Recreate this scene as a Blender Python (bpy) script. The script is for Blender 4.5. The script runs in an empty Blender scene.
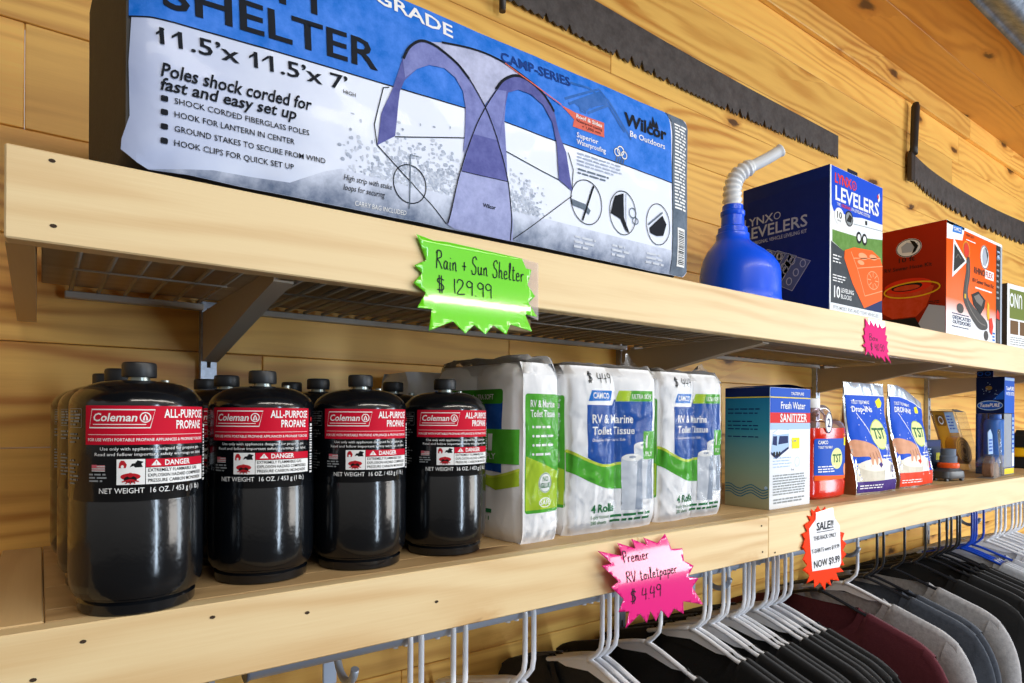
import bpy, bmesh, math, random
from mathutils import Vector, Matrix, noise as mnoise
random.seed(7)
SC = bpy.context.scene
COL = SC.collection
PI = math.pi
# ------------------------------------------------------------------ camera
cam_d = bpy.data.cameras.new('camera')
cam_d.sensor_fit = 'HORIZONTAL'; cam_d.sensor_width = 36.0
cam_d.lens = 641.0 / 1024.0 * 36.0
cam_d.shift_y = 74.5 / 1024.0
cam_d.clip_start = 0.02
cam = bpy.data.objects.new('camera', cam_d); COL.objects.link(cam)
YAW = math.atan2(472, 641)
cam.matrix_world = Matrix.Translation((0, -0.56, 1.40)) @ Matrix.Rotation(-YAW, 4, 'Z') @ Matrix.Rotation(PI/2, 4, 'X') @ Matrix.Rotation(0.006, 4, 'Z')
SC.camera = cam
# ------------------------------------------------------------------ world, lights, exposure
SC.view_settings.view_transform = 'Standard'
SC.view_settings.look = 'None'
SC.view_settings.gamma = 1.0
SC.view_settings.use_curve_mapping = False
SC.view_settings.exposure = 0.0
try:
    SC.cycles.use_denoising = True
    SC.cycles.max_bounces = 8
    SC.cycles.caustics_reflective = False
    SC.cycles.caustics_refractive = False
except Exception:
    pass
world = bpy.data.worlds.new('world'); SC.world = world; world.use_nodes = True
bg = world.node_tree.nodes['Background']
# soft room light: dim towards the floor, brighter from above the counters
wt = world.node_tree
wtc = wt.nodes.new('ShaderNodeTexCoord'); wsp = wt.nodes.new('ShaderNodeSeparateXYZ'); wrp = wt.nodes.new('ShaderNodeValToRGB')
wmr = wt.nodes.new('ShaderNodeMapRange'); wmr.inputs[1].default_value = -0.3; wmr.inputs[2].default_value = 0.6
wt.links.new(wtc.outputs['Generated'], wsp.inputs[0]); wt.links.new(wsp.outputs[2], wmr.inputs[0]); wt.links.new(wmr.outputs[0], wrp.inputs[0])
wrp.color_ramp.elements[0].position = 0.25; wrp.color_ramp.elements[0].color = (0.40, 0.37, 0.33, 1)
wrp.color_ramp.elements[1].position = 0.85; wrp.color_ramp.elements[1].color = (1.0, 0.97, 0.93, 1)
wt.links.new(wrp.outputs[0], bg.inputs['Color']); bg.inputs['Strength'].default_value = 0.66

def area(name, loc, target, sx, sy, power, color):
    d = bpy.data.lights.new(name, 'AREA'); d.shape = 'RECTANGLE'; d.size = sx; d.size_y = sy
    d.energy = power; d.color = color
    o = bpy.data.objects.new(name, d); COL.objects.link(o); o.location = loc
    o.rotation_euler = (Vector(target) - Vector(loc)).to_track_quat('-Z', 'Y').to_euler()
    return o
# bare area lights for assumed, unseen windows: one opposite the shelves, one at the far end; last is added fill
area('assumed_window_or_added_fill', (1.35, -2.9, 1.40), (1.3, 0, 1.40), 0.24, 1.7, 36, (0.68, 0.83, 1.0))  # assumed window, none modelled; placed for the inner streak on the cylinders
area('assumed_window_or_added_fill', (3.95, -1.6, 1.45), (1.0, 0.0, 1.4), 0.6, 1.6, 34, (0.78, 0.89, 1.0))  # assumed second window, none modelled; gives the cylinders their outer streak
area('assumed_window_or_added_fill', (3.7, -2.5, 1.6), (1.8, 0.2, 1.45), 1.3, 1.2, 40, (1.0, 0.96, 0.90))  # broad fill added to light the fronts, no window behind it
# assumed, unseen strip lamp along the ceiling of the aisle, placed for the tags' glare
area('assumed_strip_lamp', (0.9, -1.25, 2.42), (0.9, -1.05, 0), 2.6, 0.16, 33, (1.0, 0.93, 0.82))

# ------------------------------------------------------------------ materials
def lin(c):
    return c/12.92 if c <= 0.04045 else ((c+0.055)/1.055)**2.4
def rgb(h):
    h = h.lstrip('#'); return tuple(lin(int(h[i:i+2], 16)/255) for i in (0, 2, 4)) + (1,)
MATS = {}
GLOSSY = {'black_enamel', 'red_cleaner_liquid', 'funnel_blue', 'neon_green_card', 'neon_pink_card', 'black_hanger_plastic', 'white_hanger_plastic', 'blue_hanger_plastic', 'white_rail_enamel', 'amber_plastic', 'pouch_silver_band', 'charcoal_plastic', 'filter_cartridge', 'milky_flex_tube', 'orange_plastic', 'black_cap_plastic', 'black_wood_handle', 'dark_floor', 'grey_painted_steel', 'wire_grey_paint', 'brown_wooden_plug', 'white_plastic_cap', 'rail_end_grey'}
def base_mat(name):
    m = bpy.data.materials.new(name); m.use_nodes = True
    return m, m.node_tree, m.node_tree.nodes['Principled BSDF']
def N(nt, t, **kw):
    n = nt.nodes.new(t)
    for k, v in kw.items(): setattr(n, k, v)
    return n
def L(nt, a, b): nt.links.new(a, b)
def pm(name, hexc, rough=0.5, metal=0.0, coat=0.0, mottle=0.0, mscale=60, bump=0.0, bscale=300, spec=0.5, trans=0.0, sheen=0.0, alpha=1.0):
    if name in MATS: return MATS[name]
    m, nt, p = base_mat(name)
    c = rgb(hexc)
    if 0.2 < rough <= 0.6 and not metal and not sheen and name not in GLOSSY: rough, coat, spec = max(rough, 0.5), 0.0, 0.08      # printed card and film stock
    p.inputs['Base Color'].default_value = c
    p.inputs['Roughness'].default_value = rough
    p.inputs['Metallic'].default_value = metal
    p.inputs['Coat Weight'].default_value = coat
    p.inputs['Coat Roughness'].default_value = 0.08
    p.inputs['Specular IOR Level'].default_value = spec
    p.inputs['Transmission Weight'].default_value = trans
    p.inputs['Sheen Weight'].default_value = sheen
    p.inputs['Alpha'].default_value = alpha
    tc = N(nt, 'ShaderNodeTexCoord')
    if mottle:
        n = N(nt, 'ShaderNodeTexNoise'); n.inputs['Scale'].default_value = mscale; n.inputs['Detail'].default_value = 6
        n.inputs['Roughness'].default_value = 0.7
        L(nt, tc.outputs['Object'], n.inputs['Vector'])
        r = N(nt, 'ShaderNodeValToRGB')
        e = r.color_ramp.elements
        e[0].position = 0.3; e[1].position = 0.72
        e[0].color = tuple(x*(1-mottle) for x in c[:3]) + (1,)
        lum = min(1.0, 2.2*sum(c[:3])/3); e[1].color = tuple(min(1, x*(1+0.4*mottle)) + (1-x)*mottle*0.5*lum for x in c[:3]) + (1,)
        L(nt, n.outputs['Fac'], r.inputs['Fac']); L(nt, r.outputs['Color'], p.inputs['Base Color'])
    if bump:
        n2 = N(nt, 'ShaderNodeTexNoise'); n2.inputs['Scale'].default_value = bscale; n2.inputs['Detail'].default_value = 4
        L(nt, tc.outputs['Object'], n2.inputs['Vector'])
        b = N(nt, 'ShaderNodeBump'); b.inputs['Strength'].default_value = bump; b.inputs['Distance'].default_value = 0.002
        L(nt, n2.outputs['Fac'], b.inputs['Height']); L(nt, b.outputs['Normal'], p.inputs['Normal'])
    MATS[name] = m
    return m

def wood(name, light, dark, knotc, long_axis='X', knot_share=0.5, ring_scale=60, ring_amt=0.5, knot_len=3.2, knot_w=7.5, rough=0.45, vary=0.16, bump=0.05):
    """softwood boards: grain runs along long_axis, every board has its own 'seed' on its faces"""
    m, nt, p = base_mat(name)
    tc = N(nt, 'ShaderNodeTexCoord'); sep = N(nt, 'ShaderNodeSeparateXYZ'); L(nt, tc.outputs['Object'], sep.inputs[0])
    at = N(nt, 'ShaderNodeAttribute'); at.attribute_name = 'seed'
    def M(op, a, b=None, c=None):
        n = N(nt, 'ShaderNodeMath', operation=op)
        for i, v in enumerate((a, b, c)):
            if v is None: continue
            if isinstance(v, (int, float)): n.inputs[i].default_value = v
            else: L(nt, v, n.inputs[i])
        return n.outputs[0]
    order = {'X': (0, 1, 2), 'Y': (1, 0, 2), 'Z': (2, 0, 1)}[long_axis]
    a, b, c = (sep.outputs[i] for i in order)
    sd = at.outputs['Fac']
    lo = M('ADD', a, M('MULTIPLY', sd, 9.37))
    ac = M('ADD', M('ADD', b, c), M('MULTIPLY', sd, 3.11))
    def comb(x, y, z):
        n = N(nt, 'ShaderNodeCombineXYZ')
        for i, v in enumerate((x, y, z)):
            if isinstance(v, (int, float)): n.inputs[i].default_value = v
            else: L(nt, v, n.inputs[i])
        return n.outputs[0]
    def noise(vec, scale, detail=3, rgh=0.5, dist=0.0):
        n = N(nt, 'ShaderNodeTexNoise'); n.inputs['Scale'].default_value = scale; n.inputs['Detail'].default_value = detail
        n.inputs['Roughness'].default_value = rgh; n.inputs['Distortion'].default_value = dist
        L(nt, vec, n.inputs['Vector']); return n.outputs['Fac']
    big = noise(comb(M('MULTIPLY', lo, 1.3), M('MULTIPLY', ac, 9.0), sd), 1.0, 2)
    vor = N(nt, 'ShaderNodeTexVoronoi'); vor.voronoi_dimensions = '2D'; vor.inputs['Scale'].default_value = 1.0
    wob = noise(comb(M('MULTIPLY', lo, 11), M('MULTIPLY', ac, 26), 0.0), 1.0, 4, 0.65)
    kx = M('ADD', M('MULTIPLY', lo, knot_len), M('MULTIPLY', M('SUBTRACT', wob, 0.5), 0.30))
    ky = M('ADD', M('MULTIPLY', ac, knot_w), M('MULTIPLY', M('SUBTRACT', wob, 0.5), 0.22))
    L(nt, comb(kx, ky, 0.0), vor.inputs['Vector'])
    d = vor.outputs['Distance']
    sepc = N(nt, 'ShaderNodeSeparateColor'); L(nt, vor.outputs['Color'], sepc.inputs[0])
    pick = M('GREATER_THAN', sepc.outputs[0], 1.0-knot_share)
    size = M('MULTIPLY_ADD', sepc.outputs[1], 0.13, 0.035)
    rel = M('DIVIDE', d, size)                       # 1 at the knot's rim
    pull = M('MULTIPLY', M('POWER', 2.718, M('MULTIPLY', rel, -0.55)), pick)
    phase = M('ADD', M('MULTIPLY', ac, ring_scale), M('ADD', M('MULTIPLY', big, 17.0), M('MULTIPLY', pull, 5.0)))
    phase = M('ADD', phase, M('MULTIPLY', noise(comb(M('MULTIPLY', lo, 5), M('MULTIPLY', ac, 40), 0.0), 1.0, 3), 1.6))
    ring = M('MULTIPLY_ADD', M('SINE', M('MULTIPLY', phase, 2.1)), 0.5, 0.5)
    ring = M('POWER', ring, 1.6)
    pat = N(nt, 'ShaderNodeMapRange'); pat.inputs[1].default_value = 0.35; pat.inputs[2].default_value = 0.68
    L(nt, noise(comb(M('MULTIPLY', lo, 1.6), M('MULTIPLY', ac, 7), 7.0), 1.0, 2), pat.inputs[0])
    ring = M('MULTIPLY', ring, pat.outputs[0])
    fib = noise(comb(M('MULTIPLY', lo, 14), M('MULTIPLY', ac, 420), 0.0), 1.0, 3, 0.6)
    cloud = noise(comb(M('MULTIPLY', lo, 2.2), M('MULTIPLY', ac, 14), 3.0), 1.0, 4, 0.6)
    t = M('ADD', M('MULTIPLY', ring, ring_amt), M('ADD', M('MULTIPLY', M('SUBTRACT', fib, 0.5), 0.30), M('MULTIPLY', M('SUBTRACT', cloud, 0.42), 0.75)))
    t.node.use_clamp = True
    mix = N(nt, 'ShaderNodeMix', data_type='RGBA'); mix.inputs[6].default_value = rgb(light); mix.inputs[7].default_value = rgb(dark)
    L(nt, t, mix.inputs[0])
    # halo and core of the knots
    mr = N(nt, 'ShaderNodeMapRange'); mr.interpolation_type = 'SMOOTHSTEP'
    mr.inputs[1].default_value = 2.4; mr.inputs[2].default_value = 0.5; L(nt, rel, mr.inputs[0])
    halo = M('MULTIPLY', M('MULTIPLY', mr.outputs[0], pick), 0.62)
    mix2 = N(nt, 'ShaderNodeMix', data_type='RGBA'); mix2.inputs[7].default_value = rgb(dark)
    L(nt, halo, mix2.inputs[0]); L(nt, mix.outputs[2], mix2.inputs[6])
    mr2 = N(nt, 'ShaderNodeMapRange'); mr2.interpolation_type = 'SMOOTHSTEP'
    mr2.inputs[1].default_value = 1.15; mr2.inputs[2].default_value = 0.45; L(nt, rel, mr2.inputs[0])
    core = M('MULTIPLY', M('MULTIPLY', mr2.outputs[0], pick), 0.9)
    mix3 = N(nt, 'ShaderNodeMix', data_type='RGBA'); mix3.inputs[7].default_value = rgb(knotc)
    L(nt, core, mix3.inputs[0]); L(nt, mix2.outputs[2], mix3.inputs[6])
    # board-to-board tone
    wn = N(nt, 'ShaderNodeTexWhiteNoise', noise_dimensions='1D'); L(nt, sd, wn.inputs['W'])
    hsv = N(nt, 'ShaderNodeHueSaturation'); L(nt, mix3.outputs[2], hsv.inputs['Color'])
    L(nt, M('MULTIPLY_ADD', wn.outputs['Value'], vary, 1.0-vary*0.6), hsv.inputs['Value'])
    L(nt, hsv.outputs['Color'], p.inputs['Base Color'])
    p.inputs['Roughness'].default_value = rough
    bm_ = N(nt, 'ShaderNodeBump'); bm_.inputs['Strength'].default_value = bump; bm_.inputs['Distance'].default_value = 0.003
    L(nt, M('ADD', ring, fib), bm_.inputs['Height']); L(nt, bm_.outputs['Normal'], p.inputs['Normal'])
    MATS[name] = m
    return m

wall_wood = wood('honey_pine_boards', '#ffca68', '#c27624', '#3c1d08', 'X', 0.42, 120, 0.75, vary=0.22)
ceil_wood = wood('amber_pine_ceiling', '#dfa046', '#b06a1e', '#452406', 'X', 0.5, 105, 0.6, vary=0.2)
fascia_wood = wood('pale_spruce_board', '#ebd2a2', '#c99b5e', '#7a4c1e', 'X', 0.3, 120, 0.65, 2.6, 8.0, rough=0.5, vary=0.08)
shelf_wood = wood('brown_shelf_board', '#c9a878', '#9a7548', '#5a3a1a', 'X', 0.2, 70, 0.5, rough=0.55)
cleat_wood = wood('pale_cleat_wood', '#d9bb8a', '#b58d58', '#6e4a20', 'Y', 0.15, 60, 0.4)
deck_wood = wood('dusty_deck_board', '#cdb798', '#a98c6c', '#4a3622', 'X', 0.2, 60, 0.5, rough=0.7)

clear_film = None
def film_mat(name, alpha, rough=0.06, tint='#ffffff', bump=0.4, bscale=45, milk=0.35):
    if name in MATS: return MATS[name]
    m = bpy.data.materials.new(name); m.use_nodes = True; nt = m.node_tree; nt.nodes.clear()
    out = N(nt, 'ShaderNodeOutputMaterial'); tr = N(nt, 'ShaderNodeBsdfTransparent'); tr.inputs[0].default_value = rgb(tint)
    gl = N(nt, 'ShaderNodeBsdfGlossy'); gl.inputs['Roughness'].default_value = rough
    df = N(nt, 'ShaderNodeBsdfDiffuse'); df.inputs[0].default_value = rgb(tint)
    add = N(nt, 'ShaderNodeMixShader'); add.inputs[0].default_value = 1-milk
    mx = N(nt, 'ShaderNodeMixShader'); fr = N(nt, 'ShaderNodeFresnel'); fr.inputs[0].default_value = 1.3
    mm = N(nt, 'ShaderNodeMath', operation='ADD'); mm.inputs[1].default_value = alpha; mm.use_clamp = True
    tc = N(nt, 'ShaderNodeTexCoord'); ns = N(nt, 'ShaderNodeTexNoise'); ns.inputs['Scale'].default_value = bscale; ns.inputs['Detail'].default_value = 3
    ns.inputs['Distortion'].default_value = 1.2
    b = N(nt, 'ShaderNodeBump'); b.inputs['Strength'].default_value = bump; b.inputs['Distance'].default_value = 0.01
    L(nt, tc.outputs['Object'], ns.inputs['Vector']); L(nt, ns.outputs['Fac'], b.inputs['Height'])
    for s in (gl, df): L(nt, b.outputs['Normal'], s.inputs['Normal'])
    L(nt, fr.outputs[0], mm.inputs[0]); L(nt, mm.outputs[0], mx.inputs[0]); L(nt, tr.outputs[0], mx.inputs[1])
    L(nt, df.outputs[0], add.inputs[1]); L(nt, gl.outputs[0], add.inputs[2]); L(nt, add.outputs[0], mx.inputs[2])
    L(nt, mx.outputs[0], out.inputs[0])
    MATS[name] = m
    return m

# ------------------------------------------------------------------ object helpers
def link_mesh(name, me, parent=None):
    o = bpy.data.objects.new(name, me); COL.objects.link(o)
    if parent is not None: o.parent = parent
    return o
def obj(name, bm, mats, parent=None, smooth=False):
    me = bpy.data.meshes.new(name)
    bm.normal_update(); bm.to_mesh(me); bm.free()
    if not isinstance(mats, (list, tuple)): mats = [mats]
    for m in mats: me.materials.append(m)
    if smooth:
        for p in me.polygons: p.use_smooth = True
        if smooth == 'auto':
            me.set_sharp_from_angle(angle=math.radians(38))
    return link_mesh(name, me, parent)
def thing(name, label, cat, loc=(0, 0, 0), rz=0.0, group=None):
    o = bpy.data.objects.new(name, None); COL.objects.link(o); o.empty_display_size = 0.03
    o.location = loc; o.rotation_euler = (0, 0, rz)
    return tag(o, label, cat, group)
def tag(o, label, cat, group=None):
    o['label'] = label; o['category'] = cat
    if group: o['group'] = group
    return o
def struct(o, label=None, cat=None):
    o['kind'] = 'structure'
    if label: o['label'] = label
    if cat: o['category'] = cat
    return o
def dup(root, loc, rz, label, group=None):
    r = root.copy(); COL.objects.link(r); r.location = loc; r.rotation_euler = (0, 0, rz); r['label'] = label
    if group: r['group'] = group
    for ch in list(root.children):
        c = ch.copy(); COL.objects.link(c); c.parent = r
        for g in list(ch.children):
            k = g.copy(); COL.objects.link(k); k.parent = c
    return r
def seed_layer(bm):
    return bm.faces.layers.float.get('seed') or bm.faces.layers.float.new('seed')
def add_box(bm, x0, x1, y0, y1, z0, z1, bevel=0.0, seg=1, mi=0, seed=None):
    lay = seed_layer(bm) if seed is not None else None
    vs = [bm.verts.new((x, y, z)) for x in (x0, x1) for y in (y0, y1) for z in (z0, z1)]
    q = [(0, 1, 3, 2), (4, 6, 7, 5), (0, 4, 5, 1), (2, 3, 7, 6), (0, 2, 6, 4), (1, 5, 7, 3)]
    fs = [bm.faces.new([vs[i] for i in f]) for f in q]
    if bevel:
        ed = list({e for f in fs for e in f.edges})
        r = bmesh.ops.bevel(bm, geom=ed, offset=bevel, segments=seg, affect='EDGES', profile=0.5)
        fs = list({f for v in r['verts'] for f in v.link_faces} | {f for f in fs if f.is_valid})
    for f in fs:
        f.material_index = mi
        if lay is not None: f[lay] = seed
    return fs
def add_tube(bm, pts, r, n=8, closed=False, mi=0, cap=True):
    """round bar swept along pts (r: number or list)"""
    pts = [Vector(p) for p in pts]; rings = []
    up = Vector((0, 0, 1)); prev = None
    for i, p in enumerate(pts):
        a = pts[i-1] if (i > 0 or closed) else p
        b = pts[(i+1) % len(pts)] if (i < len(pts)-1 or closed) else p
        t = (b-a).normalized()
        if prev is None:
            u = t.cross(up)
            if u.length < 1e-3: u = t.cross(Vector((1, 0, 0)))
        else:
            u = prev - t*prev.dot(t)
        u.normalize(); prev = u; w = t.cross(u)
        rr = r[i] if isinstance(r, (list, tuple)) else r
        rings.append([bm.verts.new(p + rr*(math.cos(2*PI*k/n)*u + math.sin(2*PI*k/n)*w)) for k in range(n)])
    m = len(rings)
    for i in range(m if closed else m-1):
        A, B = rings[i], rings[(i+1) % m]
        for k in range(n):
            f = bm.faces.new((A[k], A[(k+1) % n], B[(k+1) % n], B[k])); f.material_index = mi; f.smooth = True
    if cap and not closed:
        for rg in (rings[0], rings[-1][::-1]):
            try:
                f = bm.faces.new(rg[::-1]); f.material_index = mi
            except ValueError: pass
def add_lathe(bm, prof, n=32, mi=0, center=(0, 0), sx=1.0, sy=1.0):
    """prof: list of (r, z) from bottom to top"""
    rings = []
    for r, z in prof:
        if r < 1e-6: rings.append([bm.verts.new((center[0], center[1], z))])
        else: rings.append([bm.verts.new((center[0]+sx*r*math.cos(2*PI*k/n), center[1]+sy*r*math.sin(2*PI*k/n), z)) for k in range(n)])
    for A, B in zip(rings, rings[1:]):
        for k in range(n):
            a0, a1 = A[k % len(A)], A[(k+1) % n % len(A)]
            b0, b1 = B[k % len(B)], B[(k+1) % n % len(B)]
            vs = []
            for v in (a0, a1, b1, b0):
                if v not in vs: vs.append(v)
            if len(vs) >= 3:
                f = bm.faces.new(vs); f.material_index = mi
def add_prism(bm, poly, x0, x1, plane='YZ', mi=0):
    """polygon in plane, extruded along the remaining axis"""
    def P(a, b, e): return {'YZ': (e, a, b), 'XZ': (a, e, b), 'XY': (a, b, e)}[plane]
    A = [bm.verts.new(P(a, b, x0)) for a, b in poly]; B = [bm.verts.new(P(a, b, x1)) for a, b in poly]
    n = len(poly)
    fs = [bm.faces.new(A[::-1]), bm.faces.new(B)]
    fs += [bm.faces.new((A[i], A[(i+1) % n], B[(i+1) % n], B[i])) for i in range(n)]
    for f in fs: f.material_index = mi
    bmesh.ops.recalc_face_normals(bm, faces=fs)
    return fs
NB = bmesh.new
def spline(pts, n=8, closed=False):
    """Catmull-Rom through pts (any dimension)"""
    out = []; m = len(pts)
    rng = range(m if closed else m-1)
    for i in rng:
        p0 = pts[(i-1) % m] if (closed or i > 0) else pts[i]
        p1, p2 = pts[i], pts[(i+1) % m]
        p3 = pts[(i+2) % m] if (closed or i < m-2) else p2
        for k in range(n):
            t = k/n
            out.append(tuple(0.5*((2*b) + (c-a)*t + (2*a-5*b+4*c-d)*t*t + (3*b-a-3*c+d)*t**3) for a, b, c, d in zip(p0, p1, p2, p3)))
    if not closed: out.append(tuple(pts[-1]))
    return out

# ------------------------------------------------------------------ printed artwork
_tc = {}
def text_mesh(s, bold=0.0, shear=0.0, space=1.0):
    bold *= 0.62
    key = (s, bold, shear, space)
    if key not in _tc:
        c = bpy.data.curves.new('lettering', 'FONT'); c.body = s; c.size = 1; c.offset = bold; c.resolution_u = 2
        c.shear = shear; c.space_character = space
        o = bpy.data.objects.new('lettering', c); me = o.to_mesh()
        vs = [(v.co.x, v.co.y) for v in me.vertices]; fs = [tuple(p.vertices) for p in me.polygons]
        o.to_mesh_clear(); bpy.data.objects.remove(o); bpy.data.curves.remove(c)
        _tc[key] = (vs, fs)
    return _tc[key]
# single-stroke hand lettering, unit cap height
PEN = {
 'R': [[(.05, 0), (.12, 1)], [(0, .85), (.2, 1.02), (.5, .95), (.5, .68), (.16, .52), (.35, .35), (.6, 0)]],
 'a': [[(.38, .42), (.2, .48), (.05, .25), (.12, .03), (.3, .08), (.4, .45), (.38, .1), (.5, .02)]],
 'i': [[(.05, .45), (.05, .05), (.16, .02)], [(.07, .66), (.09, .7)]],
 'n': [[(.02, .45), (.05, 0)], [(.05, .3), (.22, .48), (.32, .38), (.33, .05), (.44, .02)]],
 '+': [[(.2, .1), (.2, .6)], [(0, .35), (.4, .35)]],
 'S': [[(.55, .85), (.4, 1.02), (.15, .9), (.15, .62), (.45, .4), (.42, .05), (.12, -.02), (0, .2)]],
 'u': [[(.02, .46), (.05, .08), (.2, .0), (.34, .2), (.36, .46), (.37, .08), (.48, .02)]],
 'h': [[(.08, 1), (.03, 0)], [(.05, .3), (.2, .48), (.32, .36), (.32, .03), (.44, .02)]],
 'e': [[(.04, .25), (.34, .3), (.26, .48), (.08, .42), (.04, .12), (.2, .0), (.42, .1)]],
 'l': [[(.02, .1), (.2, .7), (.2, 1.0), (.1, .9), (.1, .08), (.26, .02)]],
 't': [[(.15, .85), (.12, .08), (.25, .0), (.34, .06)], [(0, .6), (.32, .62)]],
 'r': [[(.03, .46), (.06, .0)], [(.06, .3), (.18, .46), (.34, .44)]],
 'p': [[(.05, .46), (.0, -.4)], [(.04, .3), (.2, .48), (.36, .34), (.28, .06), (.06, .06)]],
 'm': [[(.02, .46), (.04, 0)], [(.04, .3), (.18, .48), (.25, .36), (.25, 0)], [(.25, .3), (.4, .48), (.48, .36), (.48, .03), (.58, .02)]],
 'o': [[(.2, .48), (.04, .3), (.1, .04), (.3, .04), (.36, .3), (.22, .48), (.46, .42)]],
 'V': [[(0, 1), (.25, 0), (.55, 1)]],
 'P': [[(.08, 0), (.1, 1)], [(0, .85), (.25, 1.02), (.5, .9), (.45, .6), (.12, .5)]],
 'B': [[(.08, 0), (.08, 1)], [(.0, .95), (.35, 1), (.42, .75), (.1, .55), (.45, .45), (.45, .1), (.08, 0)]],
 'x': [[(0, .46), (.36, 0)], [(.36, .46), (0, 0)]],
 '$': [[(.5, .8), (.2, .9), (.08, .68), (.45, .4), (.36, .12), (.02, .12)], [(.2, 1.1), (.18, -.1)], [(.34, 1.1), (.32, -.1)]],
 '1': [[(.1, 1), (.08, 0)]],
 '2': [[(.02, .75), (.15, 1), (.42, .9), (.35, .55), (.0, .02), (.5, .04)]],
 '9': [[(.42, .85), (.2, 1), (.03, .78), (.15, .55), (.38, .65), (.42, .9), (.36, 0)]],
 '4': [[(.1, 1), (.0, .45), (.45, .45)], [(.36, .9), (.34, 0)]],
 '5': [[(.45, 1), (.1, 1), (.06, .58), (.35, .6), (.42, .25), (.25, 0), (.02, .08)]],
 '0': [[(.22, 1), (.03, .7), (.05, .2), (.22, 0), (.4, .3), (.4, .75), (.22, 1)]],
 '.': [[(.03, .0), (.06, .05)]],
}
class Art:
    """flat printing in face coordinates (u, v); build() lays it on a surface through a mapping (u, v, height) -> point"""
    def __init__(s): s.it = []; s.mats = []
    def _m(s, m):
        if m not in s.mats: s.mats.append(m)
        return s.mats.index(m)
    def poly(s, pts, m, ly=1): s.it.append(([(float(a), float(b)) for a, b in pts], [tuple(range(len(pts)))], s._m(m), ly))
    def rect(s, u0, v0, u1, v1, m, ly=1): s.poly([(u0, v0), (u1, v0), (u1, v1), (u0, v1)], m, ly)
    def rrect(s, u0, v0, u1, v1, r, m, ly=1):
        p = []
        for cx, cy, a0 in ((u1-r, v0+r, -90), (u1-r, v1-r, 0), (u0+r, v1-r, 90), (u0+r, v0+r, 180)):
            for k in range(5):
                a = math.radians(a0+k*22.5); p.append((cx+r*math.cos(a), cy+r*math.sin(a)))
        s.poly(p, m, ly)
    def ell(s, cx, cy, rx, ry, m, ly=1, n=24): s.poly([(cx+rx*math.cos(2*PI*k/n), cy+ry*math.sin(2*PI*k/n)) for k in range(n)], m, ly)
    def line(s, pts, w, m, ly=2, closed=False):
        vs, fs = [], []; k = len(pts)
        for i, p in enumerate(pts):
            a = pts[i-1] if (i or closed) else p; b = pts[(i+1) % k] if (i < k-1 or closed) else p
            tx, ty = b[0]-a[0], b[1]-a[1]; l = math.hypot(tx, ty) or 1
            nx, ny = -ty/l*w/2, tx/l*w/2
            vs += [(p[0]+nx, p[1]+ny), (p[0]-nx, p[1]-ny)]
        for i in range(k if closed else k-1):
            j = (i+1) % k; fs.append((2*i+1, 2*j+1, 2*j, 2*i))
        s.it.append((vs, fs, s._m(m), ly))
    def ring(s, cx, cy, rx, ry, w, m, ly=2, n=28): s.line([(cx+rx*math.cos(2*PI*k/n), cy+ry*math.sin(2*PI*k/n)) for k in range(n)], w, m, ly, True)
    def text(s, t, u, v, h, m, ly=3, w=None, bold=0.0, shear=0.0, rot=0.0, align='l', space=1.0):
        """cap height h, left baseline at (u, v), stretched to width w"""
        vs, fs = text_mesh(t, bold, shear, space)
        if not vs: return
        x0 = min(p[0] for p in vs); x1 = max(p[0] for p in vs)
        ky = h/0.70; kx = (w/(x1-x0)) if w else ky
        wd = (x1-x0)*kx; off = {'l': 0, 'c': -wd/2, 'r': -wd}[align]
        cr, sr = math.cos(rot), math.sin(rot)
        out = []
        for a, b in vs:
            x, y = (a-x0)*kx+off, b*ky
            out.append((u+x*cr-y*sr, v+x*sr+y*cr))
        s.it.append((out, fs, s._m(m), ly))
    def pen(s, t, u, v, h, m, ly=3, w=None, lw=0.0012, rot=0.0):
        x = 0; strokes = []
        for ch in t:
            if ch == ' ': x += 0.45; continue
            g = PEN[ch]; mx = max(p[0] for st in g for p in st)
            for st in g: strokes.append([(p[0]+x, p[1]) for p in st])
            x += mx + 0.14
        k = (w/(x-0.14)) if w else h
        cr, sr = math.cos(rot), math.sin(rot)
        for st in strokes:
            q = spline(st, 5) if len(st) > 2 else st
            s.line([(u+a*k*cr-b*h*sr, v+a*k*sr+b*h*cr) for a, b in q], lw, m, ly)
    def greek(s, u, v, w, h, rows, m, ly=3, seed=1, fill=0.55, ragged=0.3):
        """print too small to read: rows of word-long dashes"""
        rnd = random.Random(seed); step = h/rows
        for r in range(rows):
            y = v + h - (r+1)*step + step*(1-fill)/2; x = u; end = u + w*(1-rnd.random()*ragged)
            while x < end:
                l = min(step*(1.0+rnd.random()*2.6), end-x)
                s.rect(x, y, x+l, y+step*fill, m, ly); x += l + step*0.5
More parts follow.
